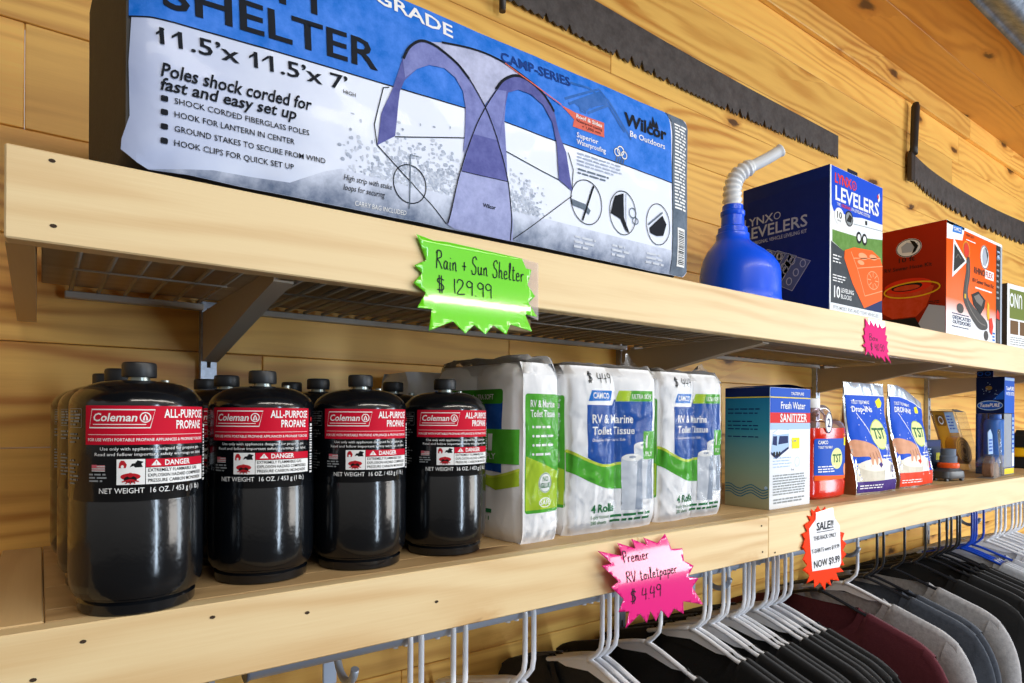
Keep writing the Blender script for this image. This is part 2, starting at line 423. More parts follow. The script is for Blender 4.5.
    def build(s, name, mapper, parent=None, du=None, dv=None, step=0.00018, smooth=True):
        bm = NB()
        for vs, fs, mi, ly in s.it:
            b2 = NB(); bv = [b2.verts.new((a, b, 0)) for a, b in vs]
            for f in fs:
                try: b2.faces.new([bv[i] for i in f])
                except ValueError: pass
            if any(len(f.verts) > 4 for f in b2.faces) or du or dv:
                bmesh.ops.triangulate(b2, faces=b2.faces[:])
            for ax, dd in ((0, du), (1, dv)):
                if not dd: continue
                lo = min(v.co[ax] for v in b2.verts); hi = max(v.co[ax] for v in b2.verts)
                k = math.ceil(lo/dd+1e-6)
                while k*dd < hi-1e-7:
                    co = [0, 0, 0]; no = [0, 0, 0]; co[ax] = k*dd; no[ax] = 1
                    bmesh.ops.bisect_plane(b2, geom=b2.verts[:]+b2.edges[:]+b2.faces[:], dist=1e-7, plane_co=co, plane_no=no)
                    k += 1
            b2.verts.index_update()
            nv = [bm.verts.new(mapper(v.co.x, v.co.y, ly*step)) for v in b2.verts]
            for f in b2.faces:
                ids = [v.index for v in f.verts]
                if f.normal.z < 0: ids.reverse()
                g = bm.faces.new([nv[i] for i in ids]); g.material_index = mi; g.smooth = smooth
            b2.free()
        return obj(name, bm, s.mats, parent)
def front_map(x0=0.0, y0=0.0, z0=0.0): return lambda u, v, h: (x0+u, y0-h, z0+v)          # face looking towards -Y
def left_map(x0=0.0, y0=0.0, z0=0.0): return lambda u, v, h: (x0-h, y0-u, z0+v)           # face looking towards -X; u grows towards -Y
# ------------------------------------------------------------------ setting
LOW, UP, YW = 1.247, 1.5855, 0.353       # shelf tops and the wall's face
rnd = random.Random(3)
# back wall: horizontal tongue-and-groove boards with bevelled edges and butt joints
bm = NB()
joints = {}
for k in range(21):
    z0 = 0.035 + 0.1205*k - 0.0; x = -1.6 - rnd.random()*1.4; s = 10+k*1.7
    while x < 7.2:
        ln = 1.5 + rnd.random()*1.9
        add_box(bm, x+0.0004, x+ln-0.0004, YW, YW+0.02, z0+0.0005, z0+0.1200, bevel=0.0010, seed=s)
        x += ln; s += 0.37+rnd.random()
struct(obj('wall_back', bm, wall_wood), 'knotty honey pine board wall behind the shelves', 'wall')
# ceiling boards run the same way
bm = NB()
for k in range(16):
    y1 = YW - 0.1385*k; x = -1.8 - rnd.random(); s = 80+k*1.3
    while x < 7.2:
        ln = 2.0 + rnd.random()*2.2
        add_box(bm, x+0.0005, x+ln-0.0005, y1-0.138, y1, 2.497, 2.515, bevel=0.0012, seed=s)
        x += ln; s += 0.41+rnd.random()
struct(obj('ceiling', bm, ceil_wood), 'amber pine board ceiling', 'ceiling')
bm = NB()
add_box(bm, -1.8, 2.73, YW-0.016, YW, 2.424, 2.497, bevel=0.002, seed=51.3)
add_box(bm, 2.7305, 7.0, YW-0.016, YW, 2.424, 2.497, bevel=0.002, seed=57.9)
struct(obj('trim_1', bm, wall_wood), 'pine trim strip where wall meets ceiling', 'trim')
bm = NB(); add_box(bm, -8, 12, -10, YW, -0.02, 0.0)
struct(obj('floor', bm, pm('dark_floor', '#5a5248', 0.6, mottle=0.15, mscale=8)), 'plain dark shop floor', 'floor')

# corrugated galvanised sheet over the aisle
galv = pm('galvanised', '#8490a2', 0.5, metal=0.5, mottle=0.4, mscale=38)
bm = NB(); n = 150; w = 1.5
prev = None
for i in range(n+1):
    y = 0.066 - w*i/n; z = 2.462 + 0.0105*math.sin(2*PI*(w*i/n)/0.076)
    a = [bm.verts.new((x, y, z+dz)) for x in (-1.5, 2.4, 6.8) for dz in (0, 0.0015)]
    if prev:
        for j, k in ((0, 2), (2, 4), (3, 1), (5, 3)): bm.faces.new((prev[j], prev[k], a[k], a[j]))
        for j in (0, 4): bm.faces.new((prev[j], a[j], a[j+1], prev[j+1]))
    else:
        for j in (0, 2): bm.faces.new((a[j], a[j+1], a[j+3], a[j+2]))
    prev = a
bmesh.ops.recalc_face_normals(bm, faces=bm.faces[:])
tag(obj('corrugated_metal_sheet', bm, galv, smooth=True), 'grey galvanised corrugated metal sheet fixed under the ceiling boards', 'metal sheet')

# ------------------------------------------------------------------ shelves
steel = pm('grey_painted_steel', '#b8ad9c', 0.55, bump=0.05)
bright_steel = pm('zinc_steel', '#b4bccb', 0.35, metal=0.8, mottle=0.25, mscale=90)
nail = pm('nail_hole', '#3a2a1c', 0.9)
wire_paint = pm('wire_grey_paint', '#b5aea4', 0.5)
def nail_holes(parent, pts, y):
    for x, z in pts:
        bm = NB(); r = 0.0018
        bm.faces.new([bm.verts.new((x+r*math.cos(k*PI/4)*1.25, y, z+r*math.sin(k*PI/4)*0.8)) for k in range(8)])
        obj('nail_hole', bm, nail, parent)
# upper shelf
ush = thing('wooden_shelf', 'upper shelf with pale wooden front board under the camping shelter', 'shelf', (0, 0, 0), 0, 'wall shelves')
bm = NB(); add_box(bm, -0.0205, 4.4, 0.0, 0.019, 1.5205, UP, bevel=0.0012, seed=2.2)
obj('front_board', bm, fascia_wood, ush)
bm = NB()   # rough sawn return board at the left end
prof = [(0.0195, 1.5208), (0.32, 1.500), (0.334, 1.506), (0.338, 1.525), (0.336, UP-0.004), (0.0195, UP-0.001)]
fs = add_prism(bm, prof, -0.0205, -0.0035, 'YZ')
lay = seed_layer(bm)
for f in bm.faces: f[lay] = 7.7
obj('end_board', bm, cleat_wood, ush)
bm = NB()
for y0, y1, sd in ((0.0195, 0.125, 3.1), (0.1255, 0.235, 4.4), (0.2355, 0.34, 5.2)):
    add_box(bm, 0.0005, 4.4, y0, y1, 1.5475, UP-0.002, bevel=0.001, seed=sd)
obj('deck_boards', bm, deck_wood, ush)
nail_holes(ush, [(0.006, 1.579), (0.007, 1.533)], -0.0003)
# lower shelf
lsh = thing('wooden_shelf', 'lower shelf with pale wooden front boards above the hanging shirts', 'shelf', (0, 0, 0), 0, 'wall shelves')
bm = NB(); add_box(bm, -0.9, 0.612, 0.0, 0.019, 1.1835, LOW, bevel=0.0012, seed=40.3); obj('front_board', bm, fascia_wood, lsh)
bm = NB(); add_box(bm, 0.6124, 0.904, 0.0, 0.019, 1.1835, LOW-0.0005, bevel=0.0012, seed=13.9); obj('front_board', bm, fascia_wood, lsh)
bm = NB(); add_box(bm, 0.9046, 4.4, 0.0, 0.019, 1.1838, LOW+0.0004, bevel=0.0012, seed=15.1); obj('front_board', bm, fascia_wood, lsh)
bm = NB()
for y0, y1, sd in ((0.0195, 0.055, 21.1), (0.0553, 0.135, 22.6), (0.1353, 0.235, 23.2), (0.2353, YW-0.002, 24.9)):
    add_box(bm, 0.0035, 4.4, y0, y1, 1.226, LOW, bevel=0.0008, seed=sd)
    add_box(bm, -0.9, -0.0335, y0, y1, 1.226, LOW-0.006, bevel=0.0008, seed=sd+7)
obj('deck_boards', bm, shelf_wood, lsh)
bm = NB(); add_box(bm, -0.033, 0.0028, 0.0195, 0.345, 1.19, LOW+0.0008, bevel=0.001, seed=31.5)
obj('end_board', bm, cleat_wood, lsh)
nail_holes(lsh, [(-0.003, 1.213), (0.026, 1.234), (0.113, 1.236), (0.19, 1.226), (0.32, 1.214), (0.62, 1.23), (0.885, 1.235), (0.888, 1.195), (0.922, 1.19)], -0.0003)

# wire shelf panels under the upper deck
def wire_panel(x0, x1, label):
    t = thing('wire_shelf', label, 'wire shelf', (x0, 0, 0), 0, 'wire shelves under the upper shelf')
    bm = NB(); ln = x1-x0
    k = int(ln/0.0254)
    for i in range(k+1):
        x = 0.006 + i*(ln-0.012)/k
        add_tube(bm, [(x, 0.026, 1.5425), (x, 0.336, 1.5425)], 0.0023, 6)
    obj('wire_grid', bm, wire_paint, t)
    bm = NB(); add_box(bm, 0, ln, 0.331, 0.343, 1.5325, 1.5405, bevel=0.001); obj('back_rail', bm, wire_paint, t)
    for y in (0.045, 0.19):
        bm = NB(); add_tube(bm, [(0.004, y, 1.5392), (ln-0.004, y, 1.5392)], 0.0011, 6); obj('cross_rail', bm, wire_paint, t)
wire_panel(0.022, 0.168, 'short grey wire shelf panel at the left end of the upper shelf')
wire_panel(0.190, 0.938, 'grey wire shelf panel above the propane cylinders and first toilet tissue')
wire_panel(0.960, 1.676, 'grey wire shelf panel above the tissue packs and sanitizer box')
wire_panel(1.698, 3.1, 'grey wire shelf panel above the blue filter box')

# slotted wall standards and the shelf brackets hooked into them
def standard(x, label):
    t = thing('wall_standard', label, 'standard', (x, YW, 0), 0, 'slotted wall standards')
    bm = NB()
    for a, b, y0, y1 in ((-0.0095, 0.0095, -0.0125, -0.0105), (-0.0095, -0.0075, -0.0105, 0), (0.0075, 0.0095, -0.0105, 0)):
        add_box(bm, a, b, y0, y1, 0.62, 1.545)
    obj('channel', bm, bright_steel, t)
    bm = NB(); z = 0.66
    while z < 1.53:
        add_box(bm, -0.0022, 0.0022, -0.0129, -0.0124, z, z+0.013); z += 0.032
    obj('slots', bm, nail, t)
def bracket(x, z, label, depth=0.30, drop=0.062):
    t = thing('shelf_bracket', label, 'bracket', (x, 0, z), 0, 'steel shelf brackets')
    bm = NB()
    poly = [(0.3395, 0.0), (0.03, 0.0), (0.03, -0.010), (0.10, -0.020), (0.3395, -drop)]
    add_prism(bm, poly, -0.0075, -0.0055, 'YZ'); obj('web', bm, steel, t)
    bm = NB(); low = [(0.03, -0.010), (0.10, -0.020), (0.3395, -drop)]
    for (y0, a), (y1, b) in zip(low, low[1:]):
        vs = [bm.verts.new(p) for p in ((-0.0075, y0, a), (0.0105, y0, a), (0.0105, y1, b), (-0.0075, y1, b))]
        vs2 = [bm.verts.new(p) for p in ((-0.0075, y0, a-0.002), (0.0105, y0, a-0.002), (0.0105, y1, b-0.002), (-0.0075, y1, b-0.002))]
        bm.faces.new(vs); bm.faces.new(vs2[::-1])
        for i in range(4): bm.faces.new((vs[i], vs2[i], vs2[(i+1) % 4], vs[(i+1) % 4]))
    bmesh.ops.recalc_face_normals(bm, faces=bm.faces[:])
    obj('flange', bm, steel, t)
where = ['above the propane cylinders', 'above the toilet tissue packs', 'above the blue pouches', 'above the blue filter box']
for i, x in enumerate((0.1755, 0.94, 1.685, 2.40)):
    standard(x, 'slotted steel wall standard ' + ['behind the propane cylinders', 'behind the toilet tissue packs', 'behind the blue pouches', 'behind the blue filter box'][i])
    bracket(x, 1.5315, 'grey steel bracket under the upper shelf ' + where[i])
bm = NB(); add_box(bm, 0.455, 0.555, 0.15, 0.172, 1.518, 1.5365, bevel=0.001, seed=44.0)
tag(obj('wooden_batten', bm, cleat_wood), 'short pale wooden batten under the upper shelf beside the green tag', 'batten')

# ------------------------------------------------------------------ saws on the wall
rust = pm('dark_saw_steel', '#55504f', 0.55, metal=0.55, mottle=0.35, mscale=45)
black_paint = pm('black_wood_handle', '#2a2624', 0.5, mottle=0.2)
# long crosscut blade
t = thing('crosscut_saw', 'long dark crosscut saw blade hung on the wall above the shelter package', 'saw', (0, 0, 0), 0, 'old saws on the wall')
top = [(0.5, 2.214), (0.8794, 2.2040), (1.0939, 2.1960), (1.3732, 2.1910), (1.795, 2.1890)]
r2 = random.Random(5)
low = []; x = 1.7949
def low_z(x):
    return 2.1250 - 0.0130*min(1, (1.795-x)/0.5) + 0.030*max(0, 1.05-x)
while x > 0.5:
    w = 0.011 + r2.random()*0.012
    deep = 0.012 + 0.010*r2.random() if r2.random() < 0.25 else 0.006
    low += [(x, low_z(x)), (x-w*0.55, low_z(x)+deep)]
    x -= w
bm = NB()
def blade(bm, low_pts, topz, y0, y1):
    """strip between the toothed edge and the back of the blade"""
    q = [[bm.verts.new((x, y, z)) for z in (zl, topz(x)) for y in (y0, y1)] for x, zl in low_pts]
    for A_, B_ in zip(q, q[1:]):
        for i, j in ((0, 2), (2, 3), (3, 1), (1, 0)): bm.faces.new((A_[i], A_[j], B_[j], B_[i]))
    for e in (q[0], q[-1]): bm.faces.new((e[0], e[1], e[3], e[2]))
    bmesh.ops.recalc_face_normals(bm, faces=bm.faces[:])
def interp(tab):
    def f(x):
        for (a, za), (b, zb) in zip(tab, tab[1:]):
            if x <= b: return za + (zb-za)*max(0, (x-a))/(b-a)
        return tab[-1][1]
    return f
blade(bm, low, interp(top), 0.3455, 0.3485)
obj('blade', bm, rust, t)
bm = NB(); add_tube(bm, [(0.6355, 0.338, 2.094), (0.6365, 0.338, 2.13), (0.637, 0.338, 2.22)], [0.006, 0.0065, 0.0065], 10)
obj('handle_rod', bm, pm('old_iron', '#4a4340', 0.5, metal=0.6), t)
# second saw: upright wooden handle, curved blade with notched teeth
t = thing('crosscut_saw', 'dark curved crosscut saw with upright black handle hung at right', 'saw', (0, 0, 0), 0, 'old saws on the wall')
topc = spline([(2.262, 2.262), (2.42, 2.238), (2.668, 2.226), (3.0, 2.224), (3.366, 2.237), (3.9, 2.262)], 6)
lowc = [(2.250, 2.175), (2.40, 2.146), (2.6235, 2.134), (3.0, 2.128), (3.366, 2.137), (3.9, 2.162)]
lows = spline(lowc, 26)
teeth = []; last = None; acc = 0
k = 0
for i, (a, b) in enumerate(lows):
    ph = (a*1000) % 34
    if last is not None and a-last < 0.0055: continue
    last = a; k += 1
    teeth.append((a, b + (0.022 if k % 4 == 0 else (0.009 if k % 2 else 0.0))))
bm = NB()
blade(bm, teeth, interp(topc), 0.3455, 0.3485)
obj('blade', bm, rust, t)
bm = NB()
add_tube(bm, [(2.2445, 0.332, 2.245), (2.247, 0.332, 2.27), (2.252, 0.332, 2.34), (2.258, 0.332, 2.40), (2.259, 0.332, 2.412)], [0.0125, 0.0112, 0.012, 0.0125, 0.009], 14)
obj('handle', bm, black_paint, t)
bm = NB(); add_box(bm, 2.231, 2.243, 0.330, 0.3454, 2.160, 2.25, bevel=0.002); add_box(bm, 2.2450, 2.2560, 0.330, 0.3454, 2.160, 2.25, bevel=0.002)
obj('handle_clamp', bm, pm('old_iron', '#4a4340', 0.5, metal=0.6), t)

# ------------------------------------------------------------------ propane cylinders
blk = pm('black_enamel', '#0a0d12', 0.17, coat=0.4, bump=0.08, bscale=260, spec=0.4)
cap_m = pm('black_cap_plastic', '#1c1e22', 0.45)
brass = pm('grey_valve_metal', '#9aa09a', 0.35, metal=0.9)
P_red = pm('print_red', '#c4122f', 0.35, coat=0.3); P_white = pm('print_white', '#eceef0', 0.4, coat=0.2); P_blk = pm('print_black', '#17181a', 0.4)
P_grey = pm('print_grey', '#8d9398', 0.45); P_dred = pm('print_dark_red', '#b3202a', 0.4)
R = 0.0475
def cyl_map(u, v, h):          # u = metres along the girth, 0 at the label's middle; label looks towards -Y
    a = u/R; r = R + h + 0.0002
    return (r*math.sin(a), -r*math.cos(a), v)
def propane(label):
    t = thing('propane_cylinder', label, 'propane cylinder', (0, 0, 0), 0, 'black propane cylinders')
    bm = NB()
    prof = [(0, 0.004), (0.030, 0.004), (0.038, 0.0), (0.0412, 0.0015), (0.0418, 0.0085), (0.0400, 0.0105), (0.0405, 0.012), (0.0440, 0.0135), (0.0464, 0.018), (0.0472, 0.024),
            (0.0475, 0.030), (0.0475, 0.0855), (0.0470, 0.0868), (0.0470, 0.0880), (0.0475, 0.0893), (0.0475, 0.1585)]
    for k in range(1, 13):
        a = k*PI/2/12
        prof.append((0.0085 + (0.0475-0.0085)*math.cos(a)**0.82 if k < 12 else 0.0085, 0.1585 + 0.0212*math.sin(a)))
    add_lathe(bm, prof, 48); obj('body', bm, blk, t, smooth='auto')
    bm = NB(); add_lathe(bm, [(0.0085, 0.179), (0.0085, 0.1805), (0.0078, 0.1806), (0.0078, 0.185)], 24)
    add_lathe(bm, [(0.0, 0.177), (0.0035, 0.177), (0.0035, 0.1815), (0.0, 0.1815)], 12, center=(0.022, 0.012)); obj('valve', bm, brass, t, smooth='auto')
    bm = NB(); prof = [(0.0, 0.1825), (0.0122, 0.1825), (0.0126, 0.1832), (0.0126, 0.1945-0.0022), (0.0120, 0.1945-0.0006), (0.0110, 0.1945), (0.0, 0.1945)]
    add_lathe(bm, prof, 40); obj('cap', bm, cap_m, t, smooth='auto')
    A = Art(); W = 0.048
    A.rect(-W, 0.1298, W, 0.1590, P_red, 1)
    A.line([(-0.0445, 0.1425), (-0.0425, 0.1560), (0.0005, 0.1560), (-0.0028, 0.1425)], 0.0009, P_white, 2, True)
    A.text('Coleman', -0.0412, 0.1474, 0.0060, P_white, 3, w=0.0300, bold=0.03, shear=0.2)
    A.line([(-0.0415, 0.1450), (-0.0055, 0.1450)], 0.0006, P_white, 3)
    A.ring(-0.0060, 0.1503, 0.0034, 0.0036, 0.0008, P_white, 3); A.poly([(-0.0078, 0.1480), (-0.0042, 0.1480), (-0.0046, 0.1505), (-0.0060, 0.1528), (-0.0074, 0.1505)], P_white, 3); A.rect(-0.0064, 0.1482, -0.0056, 0.151, P_red, 4)
    A.text('ALL-PURPOSE', 0.0452, 0.1503, 0.0064, P_white, 3, w=0.0385, bold=0.035, align='r')
    A.text('PROPANE', 0.0425, 0.1418, 0.0064, P_white, 3, w=0.0265, bold=0.035, align='r')
    A.rect(-0.0455, 0.1372, 0.0455, 0.1375, P_white, 2)
    A.text('FOR USE WITH PORTABLE PROPANE APPLIANCES & PROPANE TORCHES', -0.0455, 0.1325, 0.0022, P_white, 3, w=0.0905, bold=0.02)
    A.text('Use only with appliances designed for propane gas.', -0.036, 0.1257, 0.0023, P_white, 3, w=0.076)
    A.text('Read and follow important safety warnings on label.', -0.040, 0.1216, 0.0023, P_white, 3, w=0.083)
    # warning panel
    A.rect(-0.0245, 0.1000, -0.0060, 0.1190, P_white, 1)
    A.rect(-0.0055, 0.1128, 0.0470, 0.1190, P_red, 1); A.rect(-0.0055, 0.1000, 0.0470, 0.1124, P_white, 1)
    A.poly([(-0.0020, 0.1140), (0.0050, 0.1140), (0.0015, 0.1183)], P_white, 2); A.rect(0.0012, 0.1153, 0.0018, 0.1170, P_red, 3); A.rect(0.0012, 0.1145, 0.0018, 0.1149, P_red, 3)
    A.text('DANGER', 0.0075, 0.1140, 0.0040, P_white, 3, w=0.021, bold=0.04)
    for k, s in enumerate(('EXTREMELY FLAMMABLE GAS', 'EXPLOSION HAZARD COMPRESSED', 'PRESSURE CARBON MONOXIDE')):
        A.text(s, -0.0040, 0.1093-0.0039*k, 0.0025, P_blk, 3, w=(0.041, 0.047, 0.046)[k], bold=0.012)
    # pictograms: flame, burst, cylinder in fire
    A.poly([(-0.0232, 0.1125), (-0.0185, 0.1125), (-0.0178, 0.1150), (-0.0195, 0.1180), (-0.0205, 0.1160), (-0.0215, 0.1182), (-0.0228, 0.1162)], P_dred, 2); A.ell(-0.0207, 0.1135, 0.0010, 0.0012, P_white, 3)
    A.poly([(-0.0160, 0.1130), (-0.0135, 0.1140), (-0.0125, 0.1128), (-0.0105, 0.1145), (-0.0075, 0.1130), (-0.0085, 0.1155), (-0.0070, 0.1170), (-0.0100, 0.1165), (-0.0110, 0.1182), (-0.0125, 0.1160), (-0.0145, 0.1158)], P_blk, 2)
    A.ell(-0.0155, 0.1060, 0.0065, 0.0026, P_dred, 2); A.ell(-0.0155, 0.1040, 0.0042, 0.0026, P_blk, 3); A.ell(-0.0155, 0.1072, 0.0018, 0.0018, P_dred, 4)
    for k in range(5): A.line([(-0.0155, 0.1040), (-0.0155+0.0062*math.cos(-0.5-k*0.53), 0.1040+0.0036*math.sin(-0.5-k*0.53))], 0.0009, P_dred, 4)
    # flag and fine print on the left
    for k in range(6): A.rect(-0.0425, 0.1102+0.0008*k, -0.0325, 0.1102+0.0008*(k+0.6), pm('print_pink', '#d9808a', 0.5) if k % 2 else P_white, 1)
    A.rect(-0.0425, 0.1126, -0.0385, 0.1150, pm('print_rose', '#c9606e', 0.5), 2)
    A.greek(-0.0445, 0.1018, 0.0135, 0.0072, 3, P_grey, 2, 4, 0.5)
    A.text('NET WEIGHT  16 OZ. / 453 g (1 lb.)', -0.0365, 0.0937, 0.0040, P_white, 3, w=0.0765, bold=0.0)
    # neighbouring print columns
    A.line([(-0.0690, 0.1425), (-0.0690, 0.1565), (-0.0525, 0.1565), (-0.0525, 0.1425)], 0.0004, P_grey, 1, True)
    A.greek(-0.0680, 0.1435, 0.0145, 0.0122, 5, P_grey, 1, 9, 0.5, 0.5)
    A.greek(-0.0690, 0.1300, 0.0150, 0.0090, 3, P_grey, 1, 12, 0.4, 0.5); A.greek(-0.0690, 0.0990, 0.0150, 0.0200, 7, P_grey, 1, 15, 0.4, 0.5)
    rb = random.Random(2); z = 0.0985
    while z < 0.1400:
        d = 0.0006+0.0012*rb.random(); A.rect(0.0505, z, 0.0555, z+d, P_white, 1); z += d+0.0006+0.001*rb.random()
    A.ell(0.0530, 0.1490, 0.0016, 0.0022, P_dred, 1); A.rect(0.0512, 0.1425, 0.0550, 0.1450, P_white, 1)
    A.build('printed_label', cyl_map, t, du=0.0035, step=0.00012)
    return t
fronts = [((0.0650, 0.0400), 6), ((0.1715, 0.0760), -15), ((0.2690, 0.0720), -10), ((0.3740, 0.0780), -11)]
names = ['leftmost', 'second', 'third', 'fourth']
first = None
for i, ((x, y), a) in enumerate(fronts):
    lab = ['leftmost black propane cylinder with red label in the front row', 'second black propane cylinder from the left in the front row', 'third black propane cylinder from the left in the front row', 'rightmost black propane cylinder in the front row, beside toilet tissue'][i]
    if first is None:
        first = propane(lab); first.location = (x, y, LOW); first.rotation_euler = (0, 0, math.radians(a))
    else: dup(first, (x, y, LOW), math.radians(a), lab)
rears = [(0.0600, 0.1370, 12, 'black propane cylinder directly behind the leftmost front cylinder'), (0.0560, 0.2340, 15, 'black propane cylinder nearest the wall in the leftmost column of three'),
         (0.1610, 0.1740, -20, 'black propane cylinder in the middle row behind the second front cylinder'), (0.1585, 0.2710, -14, 'black propane cylinder by the wall below the left bracket'),
         (0.2590, 0.1700, -20, 'black propane cylinder in the middle row behind the third front cylinder'), (0.2600, 0.2700, -25, 'black propane cylinder by the wall behind the third front cylinder'),
         (0.3560, 0.1750, -30, 'black propane cylinder in the middle row behind the rightmost front cylinder'), (0.3580, 0.2740, -22, 'black propane cylinder by the wall behind the rightmost front cylinder')]
for x, y, a, lab in rears: dup(first, (x, y, LOW), math.radians(a), lab)

# ------------------------------------------------------------------ camping shelter package (soft printed bag)
T_blue = pm('bag_blue', '#0b74e2', 0.5, coat=0.0, mottle=0.22, mscale=55)
T_sil = pm('bag_silver', '#cfd6e4', 0.42, coat=0.15, mottle=0.10, mscale=40)
T_white = pm('bag_white', '#e8edf6', 0.42, coat=0.15, mottle=0.06, mscale=40)
T_grey = None
T_strip = pm('bag_slate_strip', '#5f6f83', 0.45, coat=0.1, mottle=0.3, mscale=60)
T_dark = pm('bag_charcoal', '#393634', 0.75, mottle=0.12, bump=0.2)
T_ink = pm('bag_ink', '#1a1e27', 0.6, mottle=0.12, mscale=90)
T_lav = pm('tent_lavender', '#9ba4d8', 0.45, mottle=0.2, mscale=70)
T_lav2 = pm('tent_mid_violet', '#767fc2', 0.45, mottle=0.22, mscale=70)
T_vio = pm('tent_violet', '#555ba5', 0.45, mottle=0.25, mscale=70)
T_pale = pm('tent_pale', '#b5bbdf', 0.45, mottle=0.25, mscale=60)
T_red = pm('callout_red', '#d96a5a', 0.5)
T_grass = pm('bag_grass_smudge', '#a9b6cf', 0.5, mottle=0.3, mscale=40)
def field_mat():
    m, nt, p = base_mat('bag_field'); tc = N(nt, 'ShaderNodeTexCoord'); sp = N(nt, 'ShaderNodeSeparateXYZ'); L(nt, tc.outputs['Object'], sp.inputs[0])
    ns = N(nt, 'ShaderNodeTexNoise'); ns.inputs['Scale'].default_value = 22; ns.inputs['Detail'].default_value = 5; L(nt, tc.outputs['Object'], ns.inputs['Vector'])
    mr = N(nt, 'ShaderNodeMapRange'); mr.inputs[1].default_value = 0.0; mr.inputs[2].default_value = 0.3; L(nt, sp.outputs[0], mr.inputs[0])
    ad = N(nt, 'ShaderNodeMath', operation='MULTIPLY_ADD'); ad.inputs[1].default_value = 0.6; L(nt, ns.outputs['Fac'], ad.inputs[0]); L(nt, mr.outputs[0], ad.inputs[2])
    r = N(nt, 'ShaderNodeValToRGB'); e = r.color_ramp.elements; e[0].position = 0.2; e[0].color = rgb('#a3b1d8'); e[1].position = 0.95; e[1].color = rgb('#dde6fa')
    L(nt, ad.outputs[0], r.inputs[0]); L(nt, r.outputs[0], p.inputs['Base Color']); p.inputs['Roughness'].default_value = 0.42; p.inputs['Coat Weight'].default_value = 0.1
    return m
T_field = field_mat()
def band_mat():
    m, nt, p = base_mat('bag_grey_band'); tc = N(nt, 'ShaderNodeTexCoord'); sp = N(nt, 'ShaderNodeSeparateXYZ'); L(nt, tc.outputs['Object'], sp.inputs[0])
    ns = N(nt, 'ShaderNodeTexNoise'); ns.inputs['Scale'].default_value = 45; ns.inputs['Detail'].default_value = 6; ns.inputs['Roughness'].default_value = 0.65; L(nt, tc.outputs['Object'], ns.inputs['Vector'])
    ad = N(nt, 'ShaderNodeMath', operation='MULTIPLY_ADD'); ad.inputs[1].default_value = 14.0; L(nt, sp.outputs[2], ad.inputs[0]); L(nt, ns.outputs['Fac'], ad.inputs[2])
    r = N(nt, 'ShaderNodeValToRGB'); e = r.color_ramp.elements; e[0].position = 0.45; e[0].color = rgb('#62718e'); e[1].position = 1.0; e[1].color = rgb('#cfd8ee')
    L(nt, ad.outputs[0], r.inputs[0]); L(nt, r.outputs[0], p.inputs['Base Color']); p.inputs['Roughness'].default_value = 0.5; p.inputs['Specular IOR Level'].default_value = 0.2
    return m
T_grey = band_mat()
def mm(p): return [(a/1000, b/1000) for a, b in p]
TW, TH = 0.657, 0.2165
def bag_y(u, v):
    e = min(u, TW-u, v, TH-v)
    bulge = 0.006*(1-max(0.0, 1-e/0.03)**2)
    wr = 0.0014*mnoise.noise((u*14, v*18, 0.3)) + 0.0004*mnoise.noise((u*40, v*50, 4.1))
    if v < 0.04: wr += 0.0016*mnoise.noise((u*30, v*60, 9.0))*(1-v/0.04)
    return -bulge - wr
def bag_map(u, v, h): return (u, bag_y(u, v)-0.0005-h, v)
bag = thing('shelter_package', 'large soft blue and silver camping shelter package on the upper shelf', 'package', (0.052, 0.0035, UP))
bm = NB()
D2 = 0.165
rings = []
nseg = 44
for j in range(9):
    f = j/8; y = 0.0 + D2*f
    e = 0.0 if 0 < j < 8 else 0.003
    ins = 0.010*(2*abs(f-0.5))**6
    lft = -0.015*f
    rr = 0.012; pts = []
    x0, x1, z0, z1 = -0.001+lft, TW+0.001-ins, 0.001+ins, TH-ins
    for cx, cz, a0 in ((x1-rr, z0+rr, -90), (x1-rr, z1-rr, 0), (x0+rr, z1-rr, 90), (x0+rr, z0+rr, 180)):
        for k in range(7):
            a = math.radians(a0+15*k); pts.append((cx+rr*math.cos(a), cz+rr*math.sin(a)))
    rings.append([bm.verts.new((p[0], y, p[1])) for p in pts])
for A_, B_ in zip(rings, rings[1:]):
    for k in range(len(A_)): bm.faces.new((A_[k], A_[(k+1) % len(A_)], B_[(k+1) % len(A_)], B_[k]))
bm.faces.new(rings[0][::-1]); bm.faces.new(rings[-1])
bmesh.ops.recalc_face_normals(bm, faces=bm.faces[:])
obj('bag', bm, T_dark, bag, smooth='auto')
A = Art()
A.poly(mm([(6, 5.5), (14, 2.2), (40, 3.4), (200, 3.6), (420, 4.2), (600, 3.0), (646, 3.2), (655, 11), (657, 205), (651, 214), (646, 216.3), (12, 216.3), (3, 210), (1, 150), (2.5, 120), (0.5, 80), (1.5, 40), (-3.5, 22), (-4, 14)]), T_field, 0)
BL = mm([(0.5, 114.8), (14.2, 117.3), (86.9, 120.9), (164.2, 124.2), (212.1, 125.9), (296.7, 128.6), (345.8, 128.4), (402.3, 127.2), (487.5, 125.6), (618.9, 123.4)])
A.poly(BL + [(0.614, 0.214), (0.606, 0.2163), (0.012, 0.2163), (0.0008, 0.205)], T_blue, 1)
A.poly(mm([(14, 2.4), (40, 3.6), (200, 3.8), (420, 4.4), (600, 3.2), (645, 3.4), (654, 11), (656, 34.1), (395.9, 35.3), (164.7, 35.9), (150, 30), (120, 14), (60, 11)]), T_grey, 2)
A.poly(mm([(618.5, 4), (645, 3.4), (655, 12), (656.6, 205), (646, 216), (608, 216), (615, 212), (618, 204)]), T_strip, 3)
A.line(BL, 0.0012, T_ink, 2)
A.line(mm([(618.5, 6), (619, 190), (617, 206), (611, 215)]), 0.0008, T_ink, 4)
